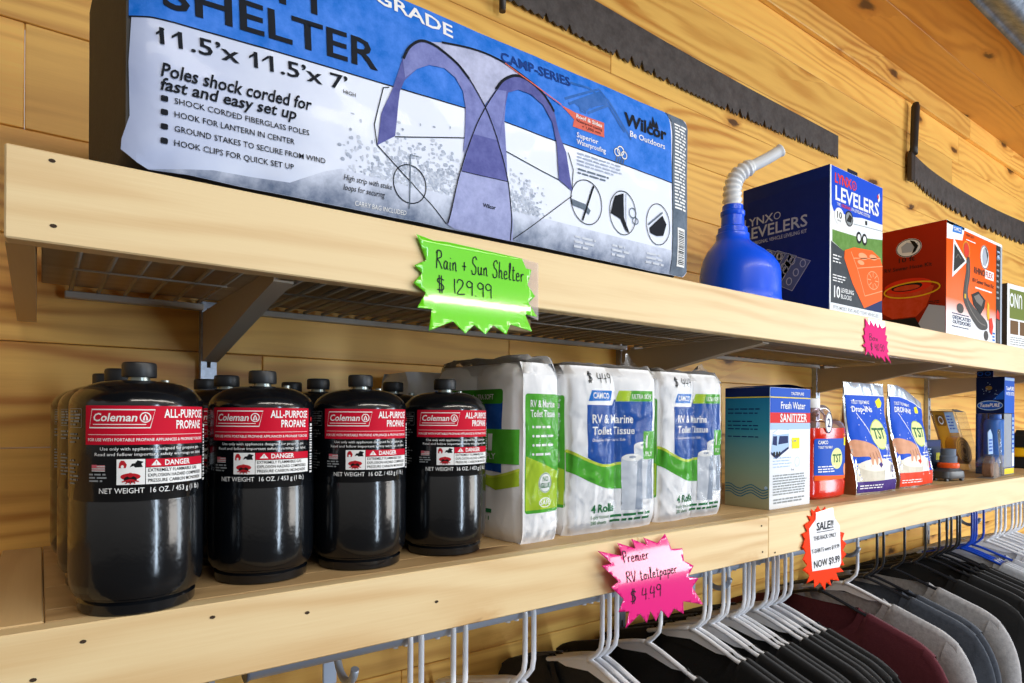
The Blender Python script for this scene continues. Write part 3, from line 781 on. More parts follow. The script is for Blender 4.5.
# grass smudges
rg = random.Random(8)
T_gr2 = pm('bag_grass_pale', '#c6d0e4', 0.5, mottle=0.2, mscale=80)
for k in range(900):
    cx = rg.gauss(252, 42) if rg.random() < 0.75 else rg.gauss(372, 14); cy = 36 + abs(rg.gauss(0, 20))
    if not (162 < cx < 440): continue
    A.ell(cx/1000, cy/1000, (0.7+1.8*rg.random())/1000, (0.6+1.5*rg.random())/1000, T_grass if rg.random() < 0.45 else T_gr2, 2+rg.random()*0.9, 8)
A.text('11.5\u2019x 11.5\u2019x 7\u2019', 0.0208, 0.0985, 0.0128, T_ink, 5, w=0.151, bold=0.018, rot=0.062)
for fu, fv in ((0.0202, 0.1070), (0.0308, 0.1077), (0.0878, 0.1112), (0.0984, 0.1119)): A.poly([(fu-0.0022, fv-0.0006), (fu+0.0022, fv+0.0037), (fu+0.0036, fv+0.0037), (fu+0.0030, fv+0.0020), (fu-0.0022, fv-0.0026)], T_ink, 5)
A.text('HIGH', 0.1668, 0.1048, 0.0035, T_ink, 5, w=0.012)
A.text('Poles shock corded for', 0.0212, 0.0738, 0.0105, T_ink, 5, w=0.1175, bold=0.03, shear=0.25, rot=0.055)
A.text('fast and easy set up', 0.0212, 0.0632, 0.0095, T_ink, 5, w=0.104, bold=0.03, shear=0.25, rot=0.055)
for s, u, v, w in (('SHOCK CORDED FIBERGLASS POLES', 30.9, 55.0, 105), ('HOOK FOR LANTERN IN CENTER', 30.9, 44.6, 92.5), ('GROUND STAKES TO SECURE FROM WIND', 31.0, 33.6, 119.5), ('HOOK CLIPS FOR QUICK SET UP', 31.0, 22.8, 92)):
    A.text(s, u/1000, v/1000, 0.0046, T_ink, 5, w=w/1000, bold=0.006, rot=0.027)
    A.rrect(u/1000-0.0095, v/1000-0.0002, u/1000-0.0045, v/1000+0.0042, 0.0012, T_ink, 5)
A.text('SHELTER', 0.0225, 0.1278, 0.0250, T_ink, 5, w=0.178, bold=0.022, rot=0.045)
A.text('PARTY', 0.1545, 0.1665, 0.0250, T_ink, 5, w=0.132, bold=0.022, rot=0.045, align='r')
A.text('GRADE', 0.2815, 0.1950, 0.0140, P_white, 5, w=0.0850, bold=0.03, align='r', rot=-0.06)
A.text('CAMP-SERIES', 0.3404, 0.1912, 0.0108, pm('bag_navy_ink', '#1d3f86', 0.5), 5, w=0.0990, bold=0.035, rot=0.04)
# roof sketch behind the maker's name
nv = pm('bag_mid_blue', '#2766b8', 0.45, mottle=0.2)
for q in ([(430, 178), (486, 207), (534, 166)], [(436, 174), (487, 201), (528, 166)], [(470, 180), (498, 197)], [(466, 172), (498, 190)], [(498, 198), (540, 160)], [(452, 182), (455, 171), (462, 171), (464, 184)], [(440, 200), (470, 203), (500, 190)]):
    A.line(mm(q), 0.0030, nv, 3)
A.poly(mm([(440, 178), (486, 204), (500, 192), (470, 180), (462, 172)]), nv, 3)
A.text('Wilcor', 0.5265, 0.1755, 0.0150, T_ink, 6, w=0.0790, bold=0.05)
A.poly(mm([(571, 186), (574, 194), (576, 189), (580, 201), (583, 190), (586, 196), (590, 186)]), T_ink, 6)
A.text('Be Outdoors', 0.5372, 0.1635, 0.0070, P_white, 6, w=0.0655, bold=0.02)
A.poly(mm([(424.1, 169.0), (445.5, 166.7), (493.2, 168.0), (493.3, 150.4), (442.5, 149.8), (444.5, 158.5)]), T_red, 4)
A.text('Roof & Sides', 0.4475, 0.1615, 0.0042, P_white, 6, w=0.042, bold=0.03); A.text('Waterproof coating', 0.4475, 0.1570, 0.0032, T_ink, 6, w=0.042); A.text('+ 1,000 mm', 0.4570, 0.1522, 0.0034, T_ink, 6, w=0.030)
A.text('Superior', 0.4485, 0.1393, 0.0058, P_white, 6, w=0.0345, bold=0.02); A.text('Waterproofing', 0.4486, 0.1315, 0.0058, P_white, 6, w=0.0465, bold=0.02)
A.greek(0.4495, 0.1065, 0.0760, 0.0165, 4, T_grass, 5, 3, 0.45); A.greek(0.4510, 0.0965, 0.0610, 0.0085, 2, T_strip, 5, 5, 0.45)
for cx, cy, r_ in ((515, 138, 4.5), (521, 141, 5.5), (527, 137, 4.5)): A.ring(cx/1000, cy/1000, r_/1000, r_/1000, 0.0014, P_white, 5, 16); A.ring(cx/1000, cy/1000, r_/1000+0.001, r_/1000+0.001, 0.0005, T_ink, 5, 16)
for k in range(4): A.line(mm([(514+4*k, 132), (512+4*k, 124)]), 0.0016, T_strip, 6)
for cx, cy, rx, ry in ((465.1, 66.6, 24.7, 26.0), (526.1, 65.8, 22.7, 26.7), (590.4, 63.3, 22.3, 26.2)): A.ring(cx/1000, cy/1000, rx/1000, ry/1000, 0.0010, T_ink, 5, 36)
A.line(mm([(458, 44), (476, 88)]), 0.0026, T_ink, 6); A.poly(mm([(441, 66), (443, 59), (462, 57), (468, 52), (471, 58), (462, 64)]), T_strip, 6)
A.poly(mm([(505, 62), (512, 84), (526, 90), (528, 60), (538, 42), (530, 46), (522, 58)]), T_ink, 6); A.line(mm([(530, 90), (532, 44)]), 0.0008, T_strip, 6)
A.ring(0.543, 0.069, 0.006, 0.006, 0.0012, T_strip, 6, 16); A.ring(0.548, 0.060, 0.005, 0.004, 0.0012, T_strip, 6, 16)
A.poly(mm([(574, 56), (598, 76), (606, 66), (600, 50), (588, 48), (576, 50)]), T_ink, 6); A.line(mm([(572, 60), (598, 80)]), 0.0022, T_strip, 7)
for cx in (465, 526, 588): A.greek(cx/1000-0.018, 0.010, 0.036, 0.016, 3, T_sil, 6, int(cx), 0.5, 0.4)
A.greek(0.6230, 0.0900, 0.0270, 0.1150, 26, P_white, 6, 21, 0.55, 0.15)
A.rect(0.6285, 0.0150, 0.6455, 0.0665, P_white, 6)
rb = random.Random(11); z = 0.018
while z < 0.063:
    d = 0.0005+0.0012*rb.random(); A.rect(0.6305, z, 0.6435, z+d, T_ink, 7); z += d+0.0005+0.001*rb.random()
A.text('High strip with stake', 0.1673, 0.0265, 0.0052, T_ink, 6, w=0.048, shear=0.25, rot=0.03); A.text('loops for securing', 0.1674, 0.0178, 0.0052, T_ink, 6, w=0.041, shear=0.25, rot=0.03)
A.text('CARRY BAG INCLUDED', 0.1795, 0.0068, 0.0042, P_white, 6, w=0.052, rot=0.01)
A.ring(0.2341, 0.0375, 0.0175, 0.0183, 0.0010, T_ink, 5, 36); A.line(mm([(234, 14), (234.3, 66), (243, 66)]), 0.0012, T_strip, 6)
# the shelter picture
for q in ([(200.1, 66.3), (276.8, 7.8)], [(218.2, 79), (296.2, 98)], [(347.7, 97.4), (422, 83.7)], [(359.8, 6), (442.2, 69.4)], [(200, 66), (197, 85), (206, 122), (212, 124)], [(442, 75), (444, 100), (436, 118)]): A.line(mm(q), 0.0010, T_ink, 4)
A.poly(mm([(200.1, 66.3), (203.9, 97.5), (215.4, 124.1), (225.1, 155), (240, 166), (254, 163), (240.6, 150.3), (227.5, 135.2), (222.8, 123.4), (218.2, 79.7)]), T_vio, 5)
A.poly(mm([(232.2, 168.3), (243.8, 178.3), (267.8, 185.5), (304.1, 191.9), (331, 192.1), (355.2, 187), (380.4, 181.6), (359.4, 181.7), (343.1, 171.6), (333.2, 158.7), (319.7, 138.5), (300.6, 159.7), (271.4, 176.6)]), T_pale, 5)
A.poly(mm([(225, 155), (232.2, 168.3), (243.8, 178.3), (257.4, 180), (271.4, 176.6), (287.6, 169.7), (300.6, 159.7), (319.7, 137), (304.7, 104), (293.7, 82.3), (295.4, 104.7), (296, 128.4), (293.3, 144.9), (284.1, 156.1), (271.5, 161.3), (254.1, 158.6), (240.6, 150.3), (228, 138)]), T_lav2, 6)
A.poly(mm([(300.6, 159.7), (319.7, 136.9), (333.2, 158.7), (347.2, 161.4), (344.7, 127.8), (347.7, 95.7), (350.0, 65), (292, 63), (295.6, 82.8), (304.5, 132.5)]), T_lav2, 7)
A.poly(mm([(304.7, 104.1), (337.6, 105.6), (350, 65), (292, 63.1)]), T_vio, 8)
A.poly(mm([(350, 65), (359.9, 3.5), (286.9, 4.5), (277, 7.8), (291, 63)]), T_lav, 8)
A.poly(mm([(333.2, 158.7), (343.1, 171.6), (359.4, 181.7), (376.2, 182), (397.9, 173.4), (413.7, 159), (420.7, 138.3), (432.4, 116.8), (442.2, 74.7), (422, 83.7), (418.5, 123.8), (411.5, 146.3), (398, 161.4), (380.5, 168.1), (363.6, 168), (349.3, 160.3), (344.5, 140), (338, 106), (325, 140)]), T_vio, 8)
A.poly(mm([(319.7, 137), (333.2, 158.7), (347, 161), (344, 140), (337.6, 105.6), (328, 120)]), T_lav2, 9)
A.line(spline(mm([(225.8, 155.2), (232.2, 168.3), (243.8, 178.3), (257.4, 180), (271.4, 176.6), (287.6, 169.7), (300.6, 159.7)])), 0.0026, T_ink, 9)
A.line(spline(mm([(267.8, 185.5), (304.1, 191.9), (331, 192.1), (363.5, 186.3), (395, 175), (414, 158)])), 0.0020, T_ink, 9)
A.line(spline(mm([(333.2, 158.7), (343.1, 171.6), (359.4, 181.7), (376.2, 182), (397.9, 173.4), (413.7, 159)])), 0.0030, T_ink, 9)
A.line(spline(mm([(345, 190), (380, 181), (424, 169)])), 0.0012, T_red, 10)
A.line(spline(mm([(300.6, 159.7), (319.7, 136), (335.6, 105.8), (350, 65), (356.6, 4.2)])), 0.0012, T_ink, 10)
A.line(spline(mm([(343, 171.6), (319.7, 135.3), (304.7, 104.1), (288.4, 56.1), (277.9, 8)])), 0.0012, T_ink, 10)
A.line(mm([(292, 63), (350, 65)]), 0.0008, T_ink, 10); A.text('Wilcor', 0.318, 0.032, 0.0040, T_ink, 10, w=0.016, bold=0.04)
A.build('printed_front', bag_map, bag, du=0.006, dv=0.006, step=0.00016)

# ------------------------------------------------------------------ toilet tissue packs
C_blue = pm('pack_blue', '#1450a8', 0.3, coat=0.4, mottle=0.12, mscale=120); C_cyan = pm('maker_blue', '#1b74d0', 0.3, coat=0.4)
C_green = pm('pack_green', '#4fae2e', 0.3, coat=0.4, mottle=0.12, mscale=60); C_dgreen = pm('pack_deep_green', '#3c8f2a', 0.3, coat=0.4)
C_lime = pm('pack_lime', '#c3d648', 0.3, coat=0.4); C_ink = pm('pack_green_ink', '#2c7a4a', 0.4); C_wrap = pm('white_tissue_wrap', '#f2f4f9', 0.36, coat=0.5, bump=0.6, bscale=38)
C_roll = pm('roll_grey', '#ccd3df', 0.35, coat=0.4); C_roll2 = pm('roll_shade_print', '#98a4b8', 0.35, coat=0.4); C_yel = pm('pack_yellow_green', '#a9c934', 0.3, coat=0.4)
pen_ink = pm('marker_ink', '#20242c', 0.5)
FILM = film_mat('clear_wrap_film', 0.06, 0.10, bump=0.25); FILM3 = film_mat('tight_clear_film', -0.012, 0.12, bump=0.0, milk=0.0); FILM2 = film_mat('sealed_film', 0.34, 0.15)
def tissue_pack(W, D, H, seed, front_rolls=2):
    """two rolls wide, two high: lobed front and back; surface functions shared by the body and its print"""
    sd = seed*3.7
    def lobe(u):
        t = (u/W*front_rolls) % 1.0
        return math.sqrt(max(0.0, 1-(2*t-1)**2*0.92)) - 0.28
    def inset(v): return 0.006*max(0, 1-v/0.02)**2 + 0.010*max(0, 1-(H-v)/0.022)**2
    def front(u, v, h=0.0):
        a = 0.010*lobe(min(max(u, 0), W)) * (0.75+0.25*math.sin(v/H*PI))
        wr = 0.0022*mnoise.noise((u*12+sd, v*14, sd)) + 0.0012*mnoise.noise((u*60, v*40+sd, 3))
        ed = max(0, 1-min(u, W-u)/0.012)**2*0.006
        return (u, -a - wr + inset(v) + ed - h, v)
    def left(u, v, h=0.0):            # u from back (0) to front (D)
        wr = 0.0016*mnoise.noise((u*26+sd, v*16, sd+8))
        return (-0.003*math.sin(u/D*PI) - wr + inset(v)*0.7 - h, D-u, v)
    return front, left
def pack_body(t, W, D, H, front, left, seed):
    bm = NB(); nu, nd, nv = 30, 12, 34
    rows = []
    for j in range(nv+1):
        v = H*j/nv; row = []
        for i in range(nu+1): row.append(front(W*i/nu, v))
        for i in range(1, nd):
            p = left(D*(1-i/nd), v); row.append((W - p[0], D*i/nd, v))
        for i in range(nu+1):
            p = front(W*(1-i/nu), v); row.append((p[0], D - p[1], v))
        for i in range(1, nd): row.append(left(D*i/nd, v))
        rows.append([bm.verts.new(p) for p in row])
    m = len(rows[0])
    for A_, B_ in zip(rows, rows[1:]):
        for k in range(m): bm.faces.new((A_[k], A_[(k+1) % m], B_[(k+1) % m], B_[k]))
    for r_, z in ((rows[0], 0.001), (rows[-1], H+0.003)):
        c = bm.verts.new((W/2, D/2, z))
        for k in range(m): bm.faces.new((r_[k], r_[(k+1) % m], c))
    bmesh.ops.recalc_face_normals(bm, faces=bm.faces[:])
    obj('wrapped_rolls', bm, C_wrap, t, smooth='auto')
def film_top(t, W, D, H, seed, ears):
    """crumpled clear film gathered over the top, with the sealed ends sticking up"""
    r_ = random.Random(seed); bm = NB(); nu, nd = 22, 8; g = []
    for j in range(nd+1):
        row = []
        for i in range(nu+1):
            u, d = W*(i/nu*1.02-0.01), D*(j/nd*1.04-0.02)
            e = min(i, nu-i, j*2, (nd-j)*2)
            z = H + (0.0045 + 0.004*mnoise.noise((u*50+seed, d*40, seed)) if e > 0 else -0.012)
            row.append(bm.verts.new((u, d, z)))
        g.append(row)
    for j in range(nd):
        for i in range(nu): bm.faces.new((g[j][i], g[j][i+1], g[j+1][i+1], g[j+1][i]))
    obj('clear_film', bm, FILM, t, smooth=True)
    for (u, d, w, h, lean) in ears:
        bm = NB()
        a = [bm.verts.new((u+w*k/5, d+0.012*mnoise.noise((k*1.3, seed, 2)), H+0.004)) for k in range(6)]
        b = [bm.verts.new((u+lean+w*0.8*k/5, d-0.008+0.010*mnoise.noise((k*1.9, seed, 5)), H+0.004+h*(0.6+0.4*math.sin(k*1.4+seed)))) for k in range(6)]
        for k in range(5): bm.faces.new((a[k], a[k+1], b[k+1], b[k]))
        obj('sealed_film_end', bm, FILM2, t, smooth=True)
def film_front(t, fn, W, H, seed):
    """tight clear film over the printed face, creased"""
    bm = NB(); nu, nv = 60, 76; g = []
    for j in range(nv+1):
        v = 0.004 + (H-0.008)*j/nv; row = []
        for i in range(nu+1):
            u = 0.003 + (W-0.006)*i/nu
            c = abs(mnoise.noise((u*34+seed, v*26, seed+1)))
            row.append(bm.verts.new(fn(u, v, 0.0022 + 0.0065*max(0, 0.16-c) + 0.0006*mnoise.noise((u*140, v*120, seed)))))
        g.append(row)
    for j in range(nv):
        for i in range(nu): bm.faces.new((g[j][i], g[j][i+1], g[j+1][i+1], g[j+1][i]))
    obj('clear_film_face', bm, FILM3, t, smooth=True)
def front_print(t, W, H, front, price=True):
    A = Art()
    A.poly(mm([(28, 168), (76, 168), (80, 176), (156, 176), (157, 96), (128, 88), (95, 91), (75, 86), (50, 89), (29, 100)]), C_blue, 1)
    A.poly(mm([(36, 187), (77, 187.5), (72, 174), (30, 173)]), C_cyan, 2); A.text('CAMCO', 0.0375, 0.1768, 0.0075, P_white, 3, w=0.031, bold=0.04)
    A.poly(mm([(90, 188), (156, 189), (156, 174.5), (84, 173.5)]), C_yel, 2); A.poly(mm([(112, 188.5), (156, 189), (156, 174.5), (107, 174)]), C_green, 2.5); A.text('ULTRA SOFT', 0.1525, 0.1778, 0.0062, P_white, 3.5, w=0.040, bold=0.03, align='r')
    A.text('RV & Marine', 0.0362, 0.1445, 0.0112, P_white, 3, w=0.078, bold=0.03); A.text('Toilet Tissue', 0.0362, 0.1295, 0.0102, P_white, 3, w=0.081, bold=0.03)
    A.text('Dissolves Fast \u2022 Septic Safe', 0.0365, 0.1205, 0.0038, P_white, 3, w=0.064)
    A.poly(spline(mm([(1, 109), (27, 97), (59, 88), (94, 90)]), 8) + spline(mm([(95, 56), (67, 58), (35, 68), (1, 83)]), 8), C_green, 2)
    A.line(spline(mm([(0.5, 109.5), (27, 97.5), (59, 88.5), (94, 90.5)]), 8), 0.0035, C_lime, 3)
    # printed rolls
    for (x0, x1, zb, zt, ly) in ((116, 156, 40, 113, 3.2), (94, 132, 27, 97, 4.2)):
        A.poly([(x0/1000, zb/1000), (x1/1000, (zb-2)/1000), (x1/1000, zt/1000)] + [((x0+(x1-x0)*(0.5+0.5*math.cos(PI*k/10)))/1000, (zt+5*math.sin(PI*k/10))/1000) for k in range(11)] + [(x0/1000, zt/1000)], C_roll, ly)
        A.poly([((x0+(x1-x0)*0.62)/1000, zb/1000), (x1/1000, (zb-2)/1000), (x1/1000, (zt-2)/1000), ((x0+(x1-x0)*0.75)/1000, (zt-6)/1000)], C_roll2, ly+0.3)
        A.ell((x0+x1)/2000, (zt+0.5)/1000, (x1-x0)/2000*0.97, 0.0050, P_white, ly+0.5); A.ell((x0+x1)/2000, (zt+1)/1000, 0.0065, 0.0018, C_roll2, ly+0.7)
    A.rect(0.1350, 0.0940, 0.1600, 0.1330, C_green, 5); A.text('1', 0.1410, 0.1105, 0.0165, P_white, 6, bold=0.05); A.text('PLY', 0.1400, 0.0985, 0.0062, P_white, 6, w=0.0150, bold=0.02)
    A.text('4 Rolls', 0.0370, 0.0272, 0.0105, C_ink, 4, w=0.0440, bold=0.04)
    A.text('1-ply tissue', 0.0370, 0.0190, 0.0048, C_ink, 4, w=0.034); A.text('280 sheets', 0.0370, 0.0115, 0.0048, C_ink, 4, w=0.030, bold=0.01)
    A.greek(0.0740, 0.0105, 0.0800, 0.0130, 2, C_ink, 4.4, 17, 0.5, 0.1)
    if price: A.pen('$ 449', 0.029, 0.1975, 0.0130, pen_ink, 4, w=0.046, lw=0.0012)
    A.build('printed_front', front, t, du=0.004, dv=0.006, step=0.0002)
def side_print(t, D, H, left, bright=True):
    A = Art(); k0 = D
    A.rrect(0.003, 0.036, D-0.004, 0.180, 0.004, C_green, 1)
    A.poly([(0.004, 0.040), (D-0.005, 0.040), (D-0.005, 0.085), (0.004, 0.105)], C_yel, 1.5)
    w = D-0.022
    A.text('RV & Marine', 0.0105, 0.1640, 0.0085, P_white, 3, w=w, bold=0.03); A.text('Toilet Tissue', 0.0105, 0.1520, 0.0085, P_white, 3, w=w, bold=0.03)
    for k in range(4):
        A.ell(0.014, 0.140-0.011*k, 0.0016, 0.0016, P_white, 3); A.greek(0.018, 0.1375-0.011*k, w-0.010, 0.0048, 1, P_white, 3, 30+k, 0.6)
    A.ell(D*0.55, 0.072, min(0.0115, D*0.24), 0.0125, P_white, 2); A.ring(D*0.55, 0.072, min(0.0105, D*0.22), 0.0115, 0.0008, C_ink, 3, 20)
    A.text('NO', D*0.55, 0.0740, 0.0058, C_ink, 3, w=0.010, bold=0.05, align='c'); A.text('GLUE', D*0.55, 0.0660, 0.0058, C_ink, 3, w=min(0.0165, D*0.34), bold=0.05, align='c')
    A.ring(D*0.55, 0.048, 0.010, 0.0055, 0.0012, P_white, 2, 16); A.text('SAFE', D*0.55, 0.0455, 0.0058, P_white, 3, w=min(0.018, D*0.4), bold=0.03, align='c')
    A.build('printed_side', left, t, du=0.005, dv=0.008, step=0.0002)
# the pack that stands turned, its narrow side to the aisle
W1, D1, H1 = 0.172, 0.063, 0.218
def swap_side(front, left, W, D):
    return lambda u, v, h=0.0: left(u, v, h)
def packs():
    grp = 'packs of four toilet tissue rolls'
    # turned pack: built facing -Y then rotated so that its printed front looks left
    t = thing('toilet_tissue_pack', 'turned toilet tissue pack with narrow green side panel facing out, beside cylinders', 'toilet paper', (0.4615, 0.0440, LOW), math.radians(7), grp)
    fr, lf = tissue_pack(W1, D1, H1, 1)
    # local frame: x across the narrow side (D1), y along the wide front (W1); the wide front is the -X face
    def wide(u, v, h=0.0):
        p = fr(u, v, h); return (p[1], W1-p[0], p[2])
    def narrow(u, v, h=0.0):
        p = lf(u, v, h); return (D1-p[1], p[0], p[2])
    bm = NB(); nu, nd, nv = 30, 12, 34; rows = []
    for j in range(nv+1):
        v = H1*j/nv; row = [narrow(D1*i/nd, v) for i in range(nd)]
        row += [(D1 - wide(W1*(1-i/nu), v)[0], W1*i/nu, v) for i in range(nu)]
        row += [(D1*(1-i/nd), W1 - narrow(D1*(1-i/nd), v)[1], v) for i in range(nd)]
        row += [wide(W1*i/nu, v) for i in range(nu)]
        rows.append([bm.verts.new(p) for p in row])
    m = len(rows[0])
    for A_, B_ in zip(rows, rows[1:]):
        for k in range(m): bm.faces.new((A_[k], A_[(k+1) % m], B_[(k+1) % m], B_[k]))
    for r_, z in ((rows[0], 0.001), (rows[-1], H1+0.003)):
        c = bm.verts.new((D1/2, W1/2, z))
        for k in range(m): bm.faces.new((r_[k], r_[(k+1) % m], c))
    bmesh.ops.recalc_face_normals(bm, faces=bm.faces[:])
    obj('wrapped_rolls', bm, C_wrap, t, smooth='auto')
    side_print(t, D1, H1, narrow); film_front(t, narrow, D1, H1, 2)
    A = Art()
    A.poly(mm([(40, 170), (142, 170), (142, 84), (70, 88), (40, 98)]), C_blue, 1); A.rrect(0.038, 0.168, 0.1425, 0.186, 0.004, C_dgreen, 2); A.text('ULTRA SOFT', 0.082, 0.1735, 0.0065, P_white, 3, w=0.045, bold=0.02)
    A.rect(0.090, 0.0950, 0.1715, 0.1370, C_green, 3); A.text('1', 0.118, 0.1110, 0.0200, P_white, 4, w=0.008, bold=0.04); A.text('PLY', 0.114, 0.1000, 0.0075, P_white, 4, w=0.018, bold=0.01)
    A.poly(spline(mm([(98, 84), (120, 78), (145, 82), (171, 90)])) + mm([(171, 70), (130, 62), (98, 72)]), C_yel, 2); A.line(spline(mm([(98, 84), (120, 78), (145, 82), (171, 90)])), 0.003, C_lime, 3)
    A.greek(0.060, 0.022, 0.070, 0.018, 2, C_ink, 3, 41, 0.55)
    A.build('printed_front', wide, t, du=0.004, dv=0.006, step=0.0002)
    film = NB(); 
    g = []
    for j in range(19):
        row = []
        for i in range(9):
            u, d = D1*(i/8*1.04-0.02), W1*(j/18*1.02-0.01); e = min(i, 8-i, j, 18-j)
            row.append(film.verts.new((u, d, H1 + (0.004 + 0.007*abs(math.sin(i*0.8+j*0.3)) + 0.004*mnoise.noise((u*60, d*30, 1)) if e > 0 else -0.014))))
        g.append(row)
    for j in range(18):
        for i in range(8): film.faces.new((g[j][i], g[j][i+1], g[j+1][i+1], g[j+1][i]))
    obj('clear_film', film, FILM, t, smooth=True)
    W2_, D2_, H2_ = 0.170, 0.098, 0.219
    for k, (x, y, rz, lab, ears, pr) in enumerate((
        (0.5385, 0.0530, 0.5, 'toilet tissue pack facing front with $449 in marker, above the pink tag', [(0.128, 0.03, 0.034, 0.022, -0.012), (0.02, 0.05, 0.06, 0.006, 0.01)], True),
        (0.7175, 0.0570, 2.5, 'rightmost toilet tissue pack, between another pack and the sanitizer box', [(0.098, 0.02, 0.035, 0.014, 0.004)], True))):
        t2 = thing('toilet_tissue_pack', lab, 'toilet paper', (x, y, LOW), math.radians(rz), grp)
        Wk = W2_ if k == 0 else 0.158
        f2, l2 = tissue_pack(W2_, D2_, H2_, 5+k*4)
        sc = Wk/W2_
        f3 = (lambda f2, sc: lambda u, v, h=0.0: (lambda p: (p[0]*sc, p[1], p[2]))(f2(u, v, h)))(f2, sc)
        def fb(u, v, h=0.0, f=f2, s=sc):
            p = f(u/s, v, h); return (p[0]*s, p[1], p[2])
        pack_body(t2, Wk, D2_, H2_, fb, l2, k); front_print(t2, Wk, H2_, f3, pr)
        side_print(t2, D2_, H2_, l2); film_top(t2, Wk, D2_, H2_, 3+k, ears); film_front(t2, f3 if k == 0 else (lambda u, v, h=0.0, f=f3, s_=sc: f(u/s_, v, h)), Wk, H2_, 5+3*k)
    # plain backs of two more packs towards the wall
    for k, (x, y, rz, lab) in enumerate(((0.412, 0.238, 0, 'white-wrapped toilet tissue pack at the back behind the turned pack'), (0.66, 0.215, 0, 'white-wrapped toilet tissue pack at the back behind the front-facing packs'))):
        t3 = thing('toilet_tissue_pack', lab, 'toilet paper', (x, y, LOW), math.radians(rz), grp)
        f2, l2 = tissue_pack(0.17, 0.098, 0.214, 21+k*5); pack_body(t3, 0.17, 0.098, 0.214, f2, l2, k); side_print(t3, 0.098, 0.214, l2); front_print(t3, 0.17, 0.214, f2, False)
packs()

# ------------------------------------------------------------------ cartons
def carton(t, W, D, H, mats_, bev=0.0012, lid=True):
    """closed carton: mats_ = front, left, rest; local origin at the front-left bottom corner"""
    bm = NB(); add_box(bm, 0, W, 0, D, 0, H, bevel=bev, seg=2)
    bm.normal_update()
    for f in bm.faces:
        n = f.normal
        f.material_index = 0 if n.y < -0.9 else (1 if n.x < -0.9 else 2)
    o = obj('carton', bm, mats_, t, smooth='auto')
    return o
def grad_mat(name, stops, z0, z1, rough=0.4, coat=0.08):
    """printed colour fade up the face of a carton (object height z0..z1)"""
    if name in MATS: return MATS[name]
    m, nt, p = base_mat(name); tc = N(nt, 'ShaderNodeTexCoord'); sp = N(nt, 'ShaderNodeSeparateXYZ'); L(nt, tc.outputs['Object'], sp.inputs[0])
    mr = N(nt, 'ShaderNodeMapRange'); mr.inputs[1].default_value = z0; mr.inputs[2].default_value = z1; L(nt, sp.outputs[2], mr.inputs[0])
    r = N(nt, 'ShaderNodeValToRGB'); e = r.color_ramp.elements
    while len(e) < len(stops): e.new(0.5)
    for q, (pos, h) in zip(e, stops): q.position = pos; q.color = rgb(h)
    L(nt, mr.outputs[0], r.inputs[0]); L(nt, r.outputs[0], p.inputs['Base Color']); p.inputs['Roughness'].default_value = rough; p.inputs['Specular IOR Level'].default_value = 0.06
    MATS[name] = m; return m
# sanitizer box
S_white = pm('box_white', '#e6ecf4', 0.35, coat=0.08); S_navy = pm('box_navy', '#16275e', 0.35, coat=0.08); S_blue = pm('box_blue', '#1f54c0', 0.35, coat=0.08); S_yel = pm('box_yellow', '#e7d33a', 0.4)
S_red = pm('box_red', '#d4282c', 0.35, coat=0.08); S_teal = pm('box_wave_ink', '#1c6684', 0.45); S_sticker = pm('yellow_sticker', '#f2ea1e', 0.5); S_sky = pm('box_pale_blue', '#a9c6ea', 0.35, coat=0.3)
S_side = grad_mat('box_sea_fade', [(0.0, '#a39f7e'), (0.35, '#7f9d8e'), (0.7, '#2f86a0'), (1.0, '#1c6f9c')], 0.0, 0.19)
t = thing('sanitizer_box', 'blue and white water sanitizer box between tissue pack and red bottle', 'box', (0.9690, 0.0390, LOW), math.radians(2))
BW, BD, BH = 0.135, 0.084, 0.2040
carton(t, BW, BD, BH, [S_white, S_side, S_navy])
A = Art()
A.rect(0.0008, 0.1880, BW-0.0008, BH-0.0008, S_blue, 1); A.rect(0.0008, 0.1862, BW-0.0008, 0.1880, S_yel, 1.2); A.rect(0.0008, 0.1615, BW-0.0008, 0.1862, S_blue, 1)
A.rect(0.0008, 0.1440, BW-0.0008, 0.1615, S_red, 1.2); A.rect(0.0008, 0.1330, BW-0.0008, 0.1440, S_sky, 1)
A.text('TASTEPURE', BW*0.66, 0.1920, 0.0050, P_white, 3, w=0.044, align='c', bold=0.02)
A.text('Fresh Water', 0.034, 0.1680, 0.0120, P_white, 3, w=0.082, bold=0.02); A.text('SANITIZER', 0.032, 0.1458, 0.0138, P_white, 3, w=0.090, bold=0.03)
A.poly(mm([(4, 95), (10, 128), (24, 134), (60, 133), (62, 104), (36, 96), (20, 88)]), S_sky, 2); A.poly(mm([(8, 126), (24, 133), (60, 132), (60, 126), (24, 124)]), P_white, 3)
A.poly(mm([(26, 108), (30, 122), (58, 122), (58, 110)]), S_navy, 3); A.poly(mm([(8, 108), (10, 122), (22, 122), (22, 106)]), S_navy, 3); A.poly(mm([(4, 96), (20, 90), (60, 104), (60, 100), (20, 84), (4, 92)]), S_navy, 3)
for cx in (13, 22, 30): A.ell(cx/1000, 0.092, 0.0035, 0.0045, P_blk, 4)
A.rect(0.071, 0.1000, 0.0960, 0.1185, S_sticker, 4); A.greek(0.075, 0.110, 0.014, 0.006, 1, P_grey, 5, 2, 0.4)
A.greek(0.010, 0.068, 0.060, 0.020, 4, S_sky, 3, 8, 0.3, 0.1); A.text('8 oz', 0.070, 0.0625, 0.0035, S_navy, 3)
A.greek(0.010, 0.022, 0.114, 0.036, 8, P_grey, 3, 15, 0.5, 0.1); A.greek(0.012, 0.008, 0.108, 0.010, 2, P_grey, 3, 18, 0.55, 0.2); A.ring(0.089, 0.077, 0.008, 0.008, 0.0006, S_sky, 3)
A.build('printed_front', front_map(), t)
A = Art()
